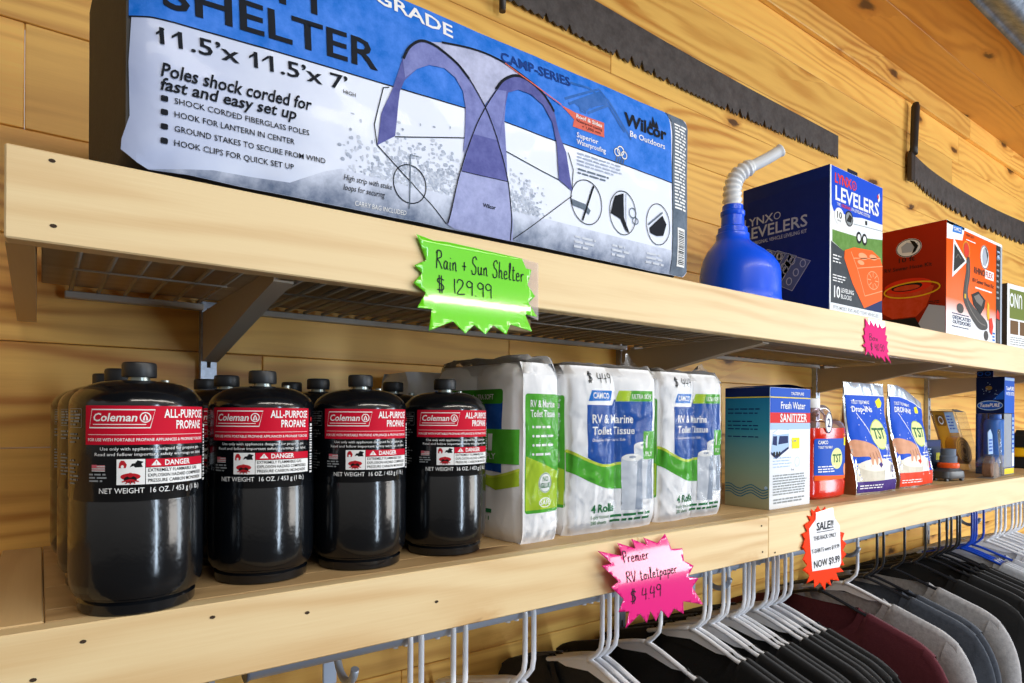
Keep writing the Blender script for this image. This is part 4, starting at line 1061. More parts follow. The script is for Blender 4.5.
A.rect(0.0006, 0.1880, BD-0.0006, BH-0.0006, S_navy, 1); A.rect(0.0006, 0.1862, BD-0.0006, 0.1880, S_yel, 1.2)
for k in range(4):
    A.line(spline([(0.002+0.010*i, 0.022+0.0045*k+0.0040*math.sin(i*1.45+0.8)) for i in range(9)], 6), 0.0016, S_teal, 2)
for k, z in enumerate((0.165, 0.158, 0.144, 0.137, 0.131, 0.118)): A.greek(0.006, z, 0.066, 0.0045, 1, S_navy, 2, 60+k, 0.4, 0.3)
A.ell(BD-0.006, 0.036, 0.0030, 0.0030, S_sky, 2, 10)
A.build('printed_side', left_map(0, BD), t)
bm = NB()
vs = [bm.verts.new((0.004+i*0.0127, y, BH+0.0005+0.0055*math.sin(PI*i/10)*(1 if y < 0.03 else 0.8))) for i in range(11) for y in (0.004, BD-0.004)]
for i in range(10): bm.faces.new((vs[2*i], vs[2*i+2], vs[2*i+3], vs[2*i+1]))
obj('bowed_lid', bm, S_navy, t, smooth=True)

# leveling block box on the upper shelf
V_side = pm('leveler_box_navy', '#10266e', 0.38, coat=0.15, mottle=0.05); V_navy2 = pm('leveler_box_dark', '#191d33', 0.4); V_blue = pm('leveler_blue', '#124cd0', 0.35, coat=0.08); V_silver = pm('silver_print', '#aab3c2', 0.45)
V_grass = pm('lawn_print', '#5f8f36', 0.45, mottle=0.25); V_road = pm('road_print', '#3b4148', 0.45, mottle=0.2); V_or = pm('orange_block', '#f2600e', 0.45); V_or2 = pm('orange_block_pale', '#f6a274', 0.4); V_rd = pm('letter_red', '#e23c2c', 0.4)
V_slate = pm('dim_print', '#525f86', 0.45)
t = thing('leveler_box', 'dark blue leveling block box with orange blocks pictured on its front', 'box', (1.0945, 0.0060, UP), 0)
VW, VD, VH = 0.196, 0.170, 0.2530
carton(t, VW, VD, VH, [S_white, V_side, V_navy2])
A = Art()
A.poly(mm([(0.8, 0.8), (186, 0.8), (186, 246), (0.8, 246)]), P_white, 0.5)
A.poly(mm([(4, 246), (186, 246), (186, 178), (76, 172), (12, 170), (5, 180)]), V_blue, 1)
A.poly(mm([(12, 160), (186, 176), (186, 146), (110, 138), (12, 136)]), P_white, 1)
A.poly(mm([(8, 138), (100, 140), (186, 150), (186, 100), (42, 108), (8, 118)]), V_grass, 1.4); A.poly(mm([(4, 118), (42, 108), (186, 120), (186, 14), (4, 12)]), V_road, 1.2); A.poly(mm([(120, 14), (186, 14), (186, 40)]), S_navy, 1.6)
A.poly(mm([(78, 146), (80, 172), (110, 176), (186, 178), (186, 150), (118, 143)]), S_white, 2); A.line(mm([(80, 160), (186, 166)]), 0.0012, P_grey, 3); A.poly(mm([(120, 166), (128, 166.5), (128, 174), (120, 173.5)]), P_blk, 3)
for cx in (98, 118):
    A.ell(cx/1000, 0.139, 0.0095, 0.0105, P_blk, 4); A.ell(cx/1000, 0.139, 0.0055, 0.0062, P_white, 5)
A.ell(0.030, 0.164, 0.0160, 0.0145, P_white, 4); A.text('10', 0.030, 0.1605, 0.0110, P_blk, 5, w=0.016, align='c', bold=0.02); A.text('PACK', 0.030, 0.1545, 0.0035, P_blk, 5, align='c')
A.ring(0.063, 0.166, 0.0125, 0.0125, 0.0022, P_blk, 4, 22); A.ell(0.063, 0.166, 0.0110, 0.0110, P_grey, 3.8); A.poly(mm([(54, 160), (64, 174), (73, 170), (70, 160)]), P_blk, 4.5)
A.text('LYNX', 0.0150, 0.2195, 0.0160, V_rd, 3, w=0.056, bold=0.05); A.ring(0.080, 0.2270, 0.0070, 0.0075, 0.0022, V_rd, 3, 18); A.text('R', 0.080, 0.2235, 0.006, V_rd, 3, align='c', bold=0.03)
A.text('LEVELERS', 0.0165, 0.1905, 0.0240, P_white, 3, w=0.155, bold=0.035); A.text('THE', 0.0220, 0.1815, 0.0055, P_white, 3, w=0.012); A.text('ORIGINAL', 0.0370, 0.1815, 0.0055, V_rd, 3, w=0.032, bold=0.02); A.text('RV LEVELING SYSTEM', 0.0715, 0.1815, 0.0055, P_white, 3, w=0.066, bold=0.02)
A.poly(mm([(166, 226), (172, 234), (176, 222), (170, 216)]), P_white, 3); A.ell(0.168, 0.226, 0.003, 0.004, V_rd, 3.5, 10)
# orange block
A.poly(mm([(49, 109), (80, 119), (119, 122), (147, 124), (176, 115), (186, 102), (186, 38), (118, 16), (76, 55), (47, 95)]), V_or, 4)
for q in ([(92, 84), (186, 101)], [(92, 84), (70, 110)], [(92, 84), (120, 38)], [(120, 38), (186, 55)], [(80, 100), (178, 114)]): A.line(mm(q), 0.0015, V_or2, 5)
A.ring(0.150, 0.070, 0.022, 0.016, 0.0015, V_or2, 5)
for k in range(8): A.line([(0.150+0.008*math.cos(k*PI/4), 0.070+0.006*math.sin(k*PI/4)), (0.150+0.020*math.cos(k*PI/4), 0.070+0.0145*math.sin(k*PI/4))], 0.0018, V_or2, 5)
A.ell(0.112, 0.108, 0.016, 0.006, V_or2, 5); A.ell(0.150, 0.112, 0.014, 0.005, V_or2, 5); A.ell(0.105, 0.096, 0.012, 0.004, V_or2, 5)
A.greek(0.010, 0.082, 0.030, 0.016, 3, P_white, 3, 71, 0.4); A.greek(0.010, 0.050, 0.046, 0.014, 3, P_white, 3, 72, 0.4)
A.text('10', 0.0140, 0.0245, 0.0190, P_white, 3, w=0.0200, bold=0.04); A.text('LEVELING', 0.0370, 0.0350, 0.0075, P_white, 3, w=0.044, bold=0.02); A.text('BLOCKS', 0.0370, 0.0245, 0.0075, P_white, 3, w=0.036, bold=0.02)
A.rect(0.0008, 0.0008, 0.1862, 0.0140, S_white, 3.2); A.text('FITS MOST RVS AND TOW VEHICLES', 0.0120, 0.0040, 0.0060, P_grey, 4, w=0.160, bold=0.02)
A.build('printed_front', lambda u, v, h: (u*1.048, -h, v*1.024), t)
A = Art(); q = lambda a, b: (VD-a/1000, b/1000)
A.poly([q(160, 2), q(3, 2), q(3, 232), q(160, 226)], V_side, 0.6)
A.text('LYNX', VD-0.166, 0.1800, 0.0150, V_silver, 2, w=0.060, bold=0.02); A.ring(VD-0.098, 0.1875, 0.0060, 0.0060, 0.0015, V_silver, 2, 16)
A.text('LEVELERS', VD-0.166, 0.1555, 0.0210, V_silver, 2, w=0.1260, bold=0.02); A.text('THE ORIGINAL VEHICLE LEVELING KIT', VD-0.164, 0.1435, 0.0065, V_silver, 2, w=0.1230, bold=0.015)
for k in range(3):
    o_ = [(100-k*22, 56+k*11), (63-k*22, 40+k*11), (30-k*0, 83), (88-k*10, 118-k*4)] if False else None
def blk_print(cx, cz, s):
    pts = [(-34, -18), (4, -38), (38, 10), (-2, 28)]
    P_ = [(cx+a*s, cz+b*s) for a, b in pts]
    A.poly([q(2*cx-x, z) for x, z in P_][::-1], V_slate, 1.5)
    A.line([q(*p) for p in [(2*cx-x, z) for x, z in P_]], 0.0014, V_silver, 2, True)
    for i in range(3):
        for j in range(2):
            A.ring(VD-(cx - (-22+i*13+j*20)*s)/1000, (cz+(-18+i*14-j*8+6)*s)/1000, 0.0050*s, 0.0065*s, 0.0016, V_silver, 2, 12)
for cx, cz, s in ((72, 82, 1.0), (96, 96, 0.95), (116, 104, 0.9)): blk_print(cx, cz, s)
A.build('printed_side', left_map(0, VD), t)
bm = NB(); add_box(bm, 0.064, 0.100, 0.001, 0.0025, VH-0.002, VH+0.0075, bevel=0.001); obj('carry_tab', bm, V_navy2, t)

# sewer hose kit box
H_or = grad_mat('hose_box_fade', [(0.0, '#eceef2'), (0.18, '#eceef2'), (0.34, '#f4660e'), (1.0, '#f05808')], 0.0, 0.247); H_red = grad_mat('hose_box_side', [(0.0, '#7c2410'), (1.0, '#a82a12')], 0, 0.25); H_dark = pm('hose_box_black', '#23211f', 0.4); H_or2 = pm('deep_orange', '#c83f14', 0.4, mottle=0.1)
H_grey = pm('hose_grey', '#4a4644', 0.45, mottle=0.15); H_grey2 = pm('hose_rib', '#77716c', 0.45); H_brick = pm('cap_red', '#d8331a', 0.4); H_gold = pm('strap_yellow', '#e0b020', 0.45); H_white = pm('carton_white', '#edf0f4', 0.35, coat=0.08)
t = thing('hose_kit_box', 'orange and white sewer hose kit box, right of leveling block box', 'box', (1.6010, 0.0090, UP), 0)
HW, HD, HH = 0.330, 0.135, 0.2450
HX, HZ = 1.05, 1.03
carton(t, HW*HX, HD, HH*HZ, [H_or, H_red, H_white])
A = Art()
A.rect(0.0008, 0.2380, HW-0.001, HH-0.0006, H_white, 1); A.poly(mm([(0.8, 205), (84, 214), (96, 240), (96, 244), (0.8, 244)]), H_white, 1)
A.poly(mm([(30, 224), (81, 227), (84, 242), (36, 240)]), C_cyan, 2); A.text('CAMCO', 0.038, 0.2290, 0.0080, P_white, 3, w=0.040, bold=0.04, rot=0.04)
A.text('HEAVY DUTY', 0.104, 0.2280, 0.0055, H_dark, 3, w=0.048, bold=0.02); A.rect(0.104, 0.2190, 0.160, 0.2210, P_white, 3)
A.poly(mm([(30, 126), (36, 212), (112, 171)]), H_white, 2); A.poly(mm([(37, 138), (41, 200), (100, 171)]), H_dark, 3); A.line(mm([(48, 170), (60, 180), (76, 172)]), 0.002, H_grey2, 4)
A.ell(0.107, 0.196, 0.0200, 0.0200, H_gold, 2); A.ell(0.107, 0.196, 0.0180, 0.0180, H_or2, 3); A.ell(0.107, 0.196, 0.012, 0.013, H_brick, 4)
A.ell(0.216, 0.197, 0.0270, 0.0280, P_white, 2); A.ring(0.216, 0.197, 0.0255, 0.0265, 0.0018, H_dark, 3)
A.poly(mm([(205, 178), (200, 198), (206, 214), (218, 221), (228, 210), (238, 214), (231, 202), (228, 190), (222, 176)]), V_silver, 4); A.poly(mm([(214, 222), (226, 218), (236, 205), (232, 190), (224, 180), (230, 196), (224, 210)]), H_dark, 5)
A.text('10 ft', 0.290, 0.2120, 0.0100, H_dark, 3, w=0.022, bold=0.02, rot=0.03)
A.text('RHINO', 0.1520, 0.1520, 0.0140, H_dark, 3, w=0.066, bold=0.03); A.rect(0.2190, 0.1485, 0.2740, 0.1690, H_white, 2); A.text('FLEX', 0.2230, 0.1525, 0.0130, H_or2, 3, w=0.046, bold=0.03)
A.text('RV Sewer Hose Kit', 0.1440, 0.1310, 0.0090, H_dark, 3, w=0.130, bold=0.02); A.rect(0.160, 0.1180, 0.262, 0.1215, P_white, 3)
A.poly(spline(mm([(109, 178), (126, 180), (128, 141), (116, 98), (150, 75), (205, 58), (232, 46), (236, 34), (217, 27), (180, 28), (130, 52), (92, 85), (96, 120), (106, 150)]), 5, True), H_grey, 3)
A.line(spline(mm([(116, 170), (117, 140), (106, 100), (125, 72), (180, 44), (222, 38)]), 6), 0.0030, H_grey2, 4)
A.poly(mm([(137, 101), (178, 113), (222, 97), (214, 78), (190, 60), (150, 78)]), H_dark, 4); A.poly(mm([(150, 98), (180, 107), (208, 95), (196, 80), (164, 88)]), H_grey2, 5)
A.poly(mm([(234, 96), (244, 90), (248, 58), (238, 50), (230, 64)]), H_gold, 5); A.poly(mm([(244, 56), (262, 60), (272, 40), (262, 18), (248, 26)]), H_brick, 5); A.poly(mm([(96, 98), (104, 98), (105, 88), (96, 88)]), H_gold, 5)
A.ell(0.074, 0.063, 0.0190, 0.0110, H_grey, 4); A.ell(0.227, 0.015, 0.0140, 0.0115, H_grey, 4); A.text('DEDICATED', 0.0340, 0.0370, 0.0080, S_navy, 3, w=0.100, bold=0.03); A.text('OUTDOORS', 0.0340, 0.0270, 0.0080, S_navy, 3, w=0.100, bold=0.03)
A.greek(0.030, 0.047, 0.100, 0.004, 1, S_navy, 3, 77, 0.5, 0.1); A.greek(0.030, 0.019, 0.100, 0.004, 1, S_navy, 3, 78, 0.5, 0.1); A.greek(0.268, 0.004, 0.018, 0.024, 3, C_cyan, 3, 79, 0.5)
A.rect(0.2900, 0.0008, HW-0.012, 0.2380, H_dark, 2)
A.greek(0.293, 0.105, 0.018, 0.120, 9, P_grey, 3, 80, 0.35); A.rect(0.296, 0.2050, 0.312, 0.2250, S_sky, 3); A.poly(mm([(292, 72), (300, 84), (312, 76), (314, 60), (293, 62)]), H_brick, 3); A.rect(0.296, 0.004, 0.301, 0.058, H_grey2, 3); A.rect(0.306, 0.004, 0.311, 0.058, H_grey2, 3); A.rect(HW-0.012, 0.0008, HW-0.0008, 0.2380, V_silver, 2)
A.build('printed_front', lambda u, v, h: (u*HX, -h, v*HZ), t)
A = Art(); q = lambda a, b: (HD-a/1000, b/1000)
A.ell(HD-0.076, 0.2050, 0.0270, 0.0210, P_white, 1); A.ring(HD-0.076, 0.2050, 0.0255, 0.0195, 0.0016, H_dark, 2); A.poly([q(90, 196), q(92, 210), q(80, 218), q(64, 212), q(56, 214), q(62, 204), q(70, 194)], V_silver, 2); A.poly([q(74, 222), q(64, 218), q(56, 206), q(62, 194), q(70, 190), q(64, 204)], H_dark, 3)
A.text('10 ft', HD-0.097, 0.1740, 0.0110, H_dark, 2, w=0.034, bold=0.01); A.text('RV Sewer Hose Kit', HD-0.128, 0.1560, 0.0090, H_dark, 2, w=0.100, bold=0.01)
A.poly([q(134, 90), q(132, 60), q(110, 46), q(60, 46), q(40, 66), q(24, 110), q(60, 130), q(110, 128)], H_or2, 1); A.ell(HD-0.078, 0.1180, 0.0500, 0.0170, H_brick, 2); A.ell(HD-0.080, 0.1160, 0.0330, 0.0100, H_dark, 3); A.ell(HD-0.080, 0.1140, 0.028, 0.006, H_or2, 4)
A.ring(HD-0.070, 0.1080, 0.0580, 0.0170, 0.0030, H_gold, 5); A.poly([q(134, 48), q(110, 44), q(62, 44), q(50, 20), q(58, 1), q(134, 1)], H_dark, 1)
A.poly([q(60, 20), q(34, 70), q(2, 62), q(2, 1), q(64, 1)], V_silver, 0.8); A.greek(HD-0.034, 0.070, 0.026, 0.008, 2, H_dark, 2, 81, 0.4)
A.build('printed_side', left_map(0, HD), t)

# small olive-topped box at the far right, standing upside down
t = thing('small_carton', 'small white and olive carton standing upside down at the far right', 'box', (2.232, 0.0790, UP), math.radians(-4))
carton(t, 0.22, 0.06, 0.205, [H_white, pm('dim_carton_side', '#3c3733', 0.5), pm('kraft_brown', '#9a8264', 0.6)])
A = Art(); A.rect(0.015, 0.105, 0.219, 0.190, pm('olive_print', '#6f7d34', 0.5), 1); A.text('UNO', 0.100, 0.178, 0.040, P_white, 2, w=0.085, bold=0.03, rot=PI); A.rect(0.020, 0.060, 0.075, 0.100, pm('brown_photo', '#6e5030', 0.5), 1); A.rect(0.085, 0.060, 0.150, 0.100, pm('brown_photo', '#6e5030', 0.5), 1); A.rect(0.001, 0.001, 0.219, 0.022, pm('brown_photo', '#6e5030', 0.5), 1)
A.greek(0.020, 0.028, 0.17, 0.026, 4, P_grey, 2, 83, 0.4)
A.build('printed_front', front_map(), t)

# ------------------------------------------------------------------ red liquid jug
J_liq = pm('red_cleaner_liquid', '#f02a0c', 0.15, coat=0.1, trans=0.3, spec=0.3); J_cl = film_mat('clear_bottle_plastic', 0.16, 0.05, '#f4eef2', 0.1, 30); J_cap = pm('white_plastic_cap', '#e6e8ea', 0.4)
J_pink = pm('jug_face_tint', '#d9343a', 0.15, coat=0.8)
t = thing('cleaner_jug', 'clear handled jug of red liquid between sanitizer box and blue pouch', 'bottle', (1.2130, 0.1000, LOW), 0)
def jug_loop(hx, hy, z, n=40, p=3.2):
    o = []
    for k in range(n):
        a = 2*PI*k/n; c, s = math.cos(a), math.sin(a)
        o.append((hx*math.copysign(abs(c)**(2/p), c), hy*math.copysign(abs(s)**(2/p), s), z))
    return o
def loft(bm, loops, cap=True, mi=0):
    rs = [[bm.verts.new(p) for p in lp] for lp in loops]
    n = len(rs[0])
    for A_, B_ in zip(rs, rs[1:]):
        for k in range(n):
            f = bm.faces.new((A_[k], A_[(k+1) % n], B_[(k+1) % n], B_[k])); f.material_index = mi
    if cap:
        f = bm.faces.new(rs[0][::-1]); f.material_index = mi; f = bm.faces.new(rs[-1]); f.material_index = mi
    return rs
bm = NB()
loft(bm, [jug_loop(hx, hy, z) for hx, hy, z in ((0.066, 0.036, 0.0), (0.072, 0.042, 0.005), (0.074, 0.044, 0.030), (0.0715, 0.0425, 0.034), (0.0715, 0.0425, 0.112), (0.074, 0.044, 0.117), (0.0725, 0.0432, 0.134))])
obj('liquid_body', bm, J_liq, t, smooth='auto')
bm = NB()
loft(bm, [jug_loop(hx, hy, z) for hx, hy, z in ((0.0727, 0.0434, 0.1342), (0.068, 0.040, 0.143), (0.062, 0.036, 0.147))], cap=False)
loft(bm, [[(x-0.006, y, z) for x, y, z in jug_loop(hx, hy, z)] for hx, hy, z in ((0.025, 0.030, 0.147), (0.022, 0.026, 0.158), (0.013, 0.014, 0.170), (0.012, 0.012, 0.175))], cap=False)
obj('clear_shoulder', bm, J_cl, t, smooth='auto')
bm = NB(); add_tube(bm, spline([(0.008, 0, 0.160), (0.020, 0, 0.170), (0.042, 0, 0.171), (0.056, 0, 0.163), (0.060, 0, 0.146)], 6), 0.0075, 10); obj('handle', bm, J_cl, t)
bm = NB(); add_lathe(bm, [(0, 0.172), (0.0165, 0.172), (0.0170, 0.174), (0.0170, 0.188), (0.0155, 0.1905), (0, 0.1905)], 26, center=(-0.006, 0)); obj('cap', bm, J_cap, t, smooth='auto')
bm = NB(); add_tube(bm, [(0.013*math.cos(a), -0.046, 0.144+0.020*math.sin(a)) for a in [2*PI*k/24 for k in range(24)]], 0.0016, 6, closed=True)
A = Art(); A.ell(0, 0.144, 0.0135, 0.0205, P_white, 1); A.ring(0, 0.144, 0.0120, 0.0190, 0.0022, S_navy, 2); A.text('2', 0, 0.136, 0.016, S_navy, 2, align='c', bold=0.03)
bm.free(); A.build('hang_ring_label', front_map(-0.022, -0.0445, 0), t)
A = Art(); A.rrect(-0.062, 0.036, 0.066, 0.114, 0.004, S_blue, 1); A.poly(mm([(-62, 46), (66, 42), (66, 36), (-62, 36)]), V_or, 2)
A.ell(0.012, 0.076, 0.024, 0.020, pm('tst_pale_disc', '#e2e8a0', 0.4), 2); A.text('TST', 0.012, 0.0690, 0.0150, pm('tst_green', '#2d6a44', 0.4), 3, w=0.036, align='c', bold=0.04)
A.text('CAMCO', -0.054, 0.1040, 0.0065, P_white, 3, w=0.030, bold=0.04); A.text('TOILET TREATMENT', -0.054, 0.0955, 0.0048, P_white, 3, w=0.048, bold=0.02)
A.greek(-0.054, 0.050, 0.060, 0.014, 3, P_white, 3, 91, 0.45, 0.2); A.rect(0.044, 0.100, 0.068, 0.122, S_sticker, 4); A.ell(0.052, 0.054, 0.010, 0.012, V_or2, 3)
A.build('printed_label', lambda u, v, h: (u*0.92, -0.0432*max(0.0, 1-abs(u*0.92/0.0722)**3.2)**(1/3.2)-h, v), t, du=0.004)

# ------------------------------------------------------------------ stand-up pouches
foil = pm('silver_foil', '#c9c6c2', 0.22, metal=1.0, bump=0.5, bscale=40); K_blue = pm('pouch_blue', '#1450cc', 0.3, coat=0.35, bump=0.35, bscale=34); K_band = pm('pouch_silver_band', '#c3cfe2', 0.22, metal=0.4, coat=0.5, bump=0.4, bscale=40); K_pur = pm('pouch_purple', '#40267a', 0.25, coat=0.6); K_or = pm('pouch_orange_red', '#e0401c', 0.25, coat=0.6)
K_skin = pm('printed_hand_tone', '#d59a78', 0.35, coat=0.4, mottle=0.1); K_skin2 = pm('printed_hand_dark', '#9c6248', 0.35, coat=0.4); K_bowl = pm('printed_bowl', '#d9d4c4', 0.3, coat=0.5, mottle=0.12); K_disc = pm('tst_pale_disc', '#e2e8a0', 0.4); K_tst = pm('tst_green', '#2d6a44', 0.4)
K_brown = pm('wood_reflection_gusset', '#8a5f38', 0.5, mottle=0.15)  # brown of the wood reflected in the foil side, put into its colour
def pouch(name, label, x, y, rz, W, H, top_r, band, seed, drop=0.0, side=None):
    """seal plane at local y=0, base opened out to +-D/2; top_r = how far the right shoulder slumps"""
    t = thing(name, label, 'pouch', (x, y, LOW), math.radians(rz), 'stand-up pouches of toilet drop-ins')
    D = 0.070
    def dep(v): 
        s = min(1, max(0, v/H)); return D/2*(1-s)**0.75*(0.9+0.35*math.sin(PI*min(1, s*1.4)))
    def edge(u): return max(0.0, 1-(2*u/W-1)**2)**0.5
    def front(u, v, h=0.0):
        uu = min(max(u, 0), W); bf = max(0.0, min(1.0, 1-(v-0.02)/0.17)); k = max(edge(uu)**0.6, 0.85*bf)
        zz = v - top_r*max(0.0, (uu/W-0.25))**1.3*max(0, v/H-0.55)/0.45
        wr = 0.0024*mnoise.noise((u*30+seed, v*24, seed)) + 0.0010*mnoise.noise((u*80, v*60, seed+2))
        xx = u + drop*(v/H)**2
        return (xx, -dep(v)*k - wr*min(1, k*1.5) - h*1.0, zz)
    bm = NB(); nu, nv = 26, 34; F_, B_ = [], []
    for j in range(nv+1):
        v = H*j/nv; fr = []; bk = []
        for i in range(nu+1):
            p = front(W*i/nu, v, 0); fr.append(bm.verts.new(p))
            bk.append(bm.verts.new((p[0], max(0.0006, -p[1]), p[2])))
        F_.append(fr); B_.append(bk)
    for j in range(nv):
        for i in range(nu):
            bm.faces.new((F_[j][i], F_[j][i+1], F_[j+1][i+1], F_[j+1][i])); bm.faces.new((B_[j][i+1], B_[j][i], B_[j+1][i], B_[j+1][i+1]))
        for i, sg in ((0, 1), (nu, -1)):
            q_ = (F_[j][i], F_[j+1][i], B_[j+1][i], B_[j][i])
            f = bm.faces.new(q_ if sg == 1 else q_[::-1]); f.material_index = 1
    for i in range(nu): bm.faces.new((F_[0][i], B_[0][i], B_[0][i+1], F_[0][i+1])); bm.faces.new((F_[nv][i+1], B_[nv][i+1], B_[nv][i], F_[nv][i]))
    obj('foil_pouch', bm, [foil, side or foil], t, smooth='auto')
    A = Art(); e = 0.003
    A.rect(e, 0.004, W-e, H-0.024, K_blue, 1); A.rect(0.001, H-0.026, W-0.001, H-0.0005, K_band, 1); A.rect(e, H-0.0265, W-e, H-0.0245, P_white, 1.5)
    A.text('TOILET TREATMENT', 0.016, H-0.044, 0.0070, P_white, 3, w=0.070, bold=0.02); A.text('Drop-INs' if band is K_pur else 'DROP-INS', 0.016, H-0.060, 0.0115, P_white, 3, w=0.074, bold=0.04)
    A.poly(mm([(112, 188), (128, 196), (138, 186), (132, 176), (118, 174)]), S_sticker, 3)
    A.ell(W*0.62, H*0.53, 0.034, 0.031, K_disc, 2); A.ring(W*0.62, H*0.53, 0.033, 0.030, 0.0022, pm('disc_rim', '#b9cf52', 0.4), 2.5)
    A.text('TST', W*0.62, H*0.490, 0.0220, K_tst, 3, w=0.056, align='c', bold=0.045); A.text('MAX', W*0.80, H*0.385, 0.0120, P_white, 3, w=0.030, align='c', bold=0.02)
    A.greek(W*0.62, H*0.26, W*0.30, 0.020, 3, P_white, 3, seed+3, 0.45, 0.3)
    A.poly(mm([(4, 14), (156, 14), (156, 60), (110, 66), (4, 62)]), K_bowl, 2); A.ell(0.075, 0.058, 0.060, 0.013, pm('bowl_rim_print', '#f0ece0', 0.3, coat=0.5), 2.4)
    A.poly(spline(mm([(3, 108), (40, 106), (66, 98), (84, 84), (90, 66), (84, 62), (76, 74), (72, 62), (66, 58), (62, 72), (56, 60), (50, 60), (48, 74), (34, 76), (3, 78)]), 4, True), K_skin, 3)
    for q_ in ([(58, 84), (62, 70)], [(68, 86), (73, 72)], [(48, 82), (50, 72)], [(76, 88), (84, 72)]): A.line(mm(q_), 0.0016, K_skin2, 4)
    A.poly(mm([(74, 60), (84, 64), (90, 58), (82, 52)]), band, 4)
    A.rect(e, 0.004, W-e, 0.026 if band is K_pur else 0.034, band, 3.2); A.greek(0.012, 0.010, 0.090, 0.010, 2, P_white, 4, seed+9, 0.4, 0.2)
    A.poly(mm([(100, 40), (118, 62), (134, 40), (150, 66), (156, 40), (156, 26), (100, 26)]), P_white, 3)
    A.line(mm([(30, H*1000-62), (60, 130), (108, 40)]), 0.0020, P_white, 2.2); A.line(mm([(98, 40), (120, 90), (152, 64)]), 0.0020, P_white, 4)
    A.text('10', W*0.90, 0.040, 0.016, band, 5, w=0.018, align='c', bold=0.03); A.text('ct', W*0.90, 0.030, 0.007, band, 5, align='c')
    for k in range(26):
        r_ = random.Random(seed*31+k); A.ell(0.01+r_.random()*(W-0.02), 0.10+r_.random()*(H-0.14), 0.0011, 0.0011, P_white, 2, 8)
    A.build('printed_front', front, t, du=0.005, dv=0.006, step=0.00022)
pouch('drop_in_pouch', 'blue toilet drop-in pouch with purple bottom band, right of red jug', 1.3010, 0.0840, -2, 0.160, 0.2260, 0.0, K_pur, 3, 0.0, K_brown)
pouch('drop_in_pouch', 'blue toilet drop-in pouch with orange bottom band and slumped shoulder', 1.4960, 0.0860, 0, 0.172, 0.2270, 0.055, K_or, 7, 0.006)

# ------------------------------------------------------------------ small goods at the right end of the lower shelf
clam = film_mat('clear_blister', 0.03, 0.06, '#f6f8fa', 0.15, 25)
Y_amber = pm('amber_plastic', '#d8961c', 0.35, coat=0.3); Y_dk = pm('amber_dark', '#8d5a10', 0.4); G_dark = pm('charcoal_plastic', '#3b3d42', 0.4); O_ring = pm('orange_plastic', '#f05a1c', 0.35); W_disc = pm('brown_wooden_plug', '#8a5a34', 0.5, mottle=0.25)
# adapter on a dark card: grey foot, orange collar
t = thing('hose_adapter', 'grey plastic hose adapter with orange collar and blue card, beside the orange pouch', 'hose fitting', (1.8080, 0.0760, LOW), math.radians(-12))
t.scale = (0.62, 0.62, 0.8)
bm = NB(); loft(bm, [jug_loop(a, b, z, 32, 4) for a, b, z in ((0.062, 0.036, 0.008), (0.064, 0.038, 0.012), (0.060, 0.036, 0.030), (0.042, 0.030, 0.036), (0.036, 0.028, 0.040))])
for sx in (-0.048, 0.048):
    for sy in (-0.022, 0.022): add_box(bm, sx-0.007, sx+0.007, sy-0.006, sy+0.006, 0, 0.012, bevel=0.001)
obj('base', bm, G_dark, t, smooth='auto')
bm = NB(); add_lathe(bm, [(0.020, 0.040), (0.036, 0.040), (0.038, 0.043), (0.038, 0.052), (0.034, 0.056), (0.020, 0.056)], 28); obj('collar', bm, O_ring, t, smooth='auto')
bm = NB(); add_lathe(bm, [(0.0, 0.056), (0.030, 0.056), (0.030, 0.075), (0.026, 0.078), (0.026, 0.098), (0.0, 0.098)], 28); obj('connector', bm, pm('blue_grey_plastic', '#6a7688', 0.4), t, smooth='auto')
bm = NB(); add_box(bm, -0.075, 0.020, 0.042, 0.044, 0.002, 0.125, bevel=0.0005); obj('backing_card', bm, pm('dark_blue_card', '#1c2c4e', 0.45), t)
A = Art(); A.rect(-0.070, 0.104, 0.016, 0.120, S_navy, 1); A.greek(-0.066, 0.070, 0.030, 0.030, 4, S_sky, 2, 101, 0.45); A.rect(-0.070, 0.046, -0.050, 0.068, S_sticker, 3); A.rect(-0.010, 0.062, 0.014, 0.084, S_sticker, 3); A.build('printed_card', front_map(0, 0.0418, 0), t)
# leaning clamshell with amber reel
t = thing('clamshell_pack', 'leaning clear clamshell holding an amber strap reel, left of the blue filter box', 'package', (2.165, 0.172, LOW), math.radians(-6))
def lean(x, y, z): return (x - 0.48*z, y + 0.05*z, z)
bm = NB()
for q_ in (((-0.060, 0.0), (0.060, 0.0), (0.060, 0.175), (-0.060, 0.175)),):
    a = [bm.verts.new(lean(x, 0.0, z)) for x, z in q_]; b = [bm.verts.new(lean(x, 0.003, z)) for x, z in q_]
    bm.faces.new(a); bm.faces.new(b[::-1])
    for i in range(4): bm.faces.new((a[i], b[i], b[(i+1) % 4], a[(i+1) % 4]))
obj('backing_card', bm, pm('amber_card', '#c78a1e', 0.4, coat=0.3), t)
bm = NB()
for rr, y0, y1 in ((0.040, -0.028, -0.002),):
    A0 = [lean(rr*math.cos(2*PI*k/30), y0, 0.062+rr*math.sin(2*PI*k/30)) for k in range(30)]; A1 = [lean(rr*math.cos(2*PI*k/30), y1, 0.062+rr*math.sin(2*PI*k/30)) for k in range(30)]
    loft(bm, [A0, A1])
obj('reel', bm, Y_amber, t, smooth='auto')
A = Art()
for r_ in (0.034, 0.026, 0.018): A.ring(0, 0.062, r_, r_, 0.0016, Y_dk, 1)
A.ell(0, 0.062, 0.009, 0.009, Y_dk, 1)
A.build('reel_grooves', lambda u, v, h: lean(u, -0.0284-h, v), t)
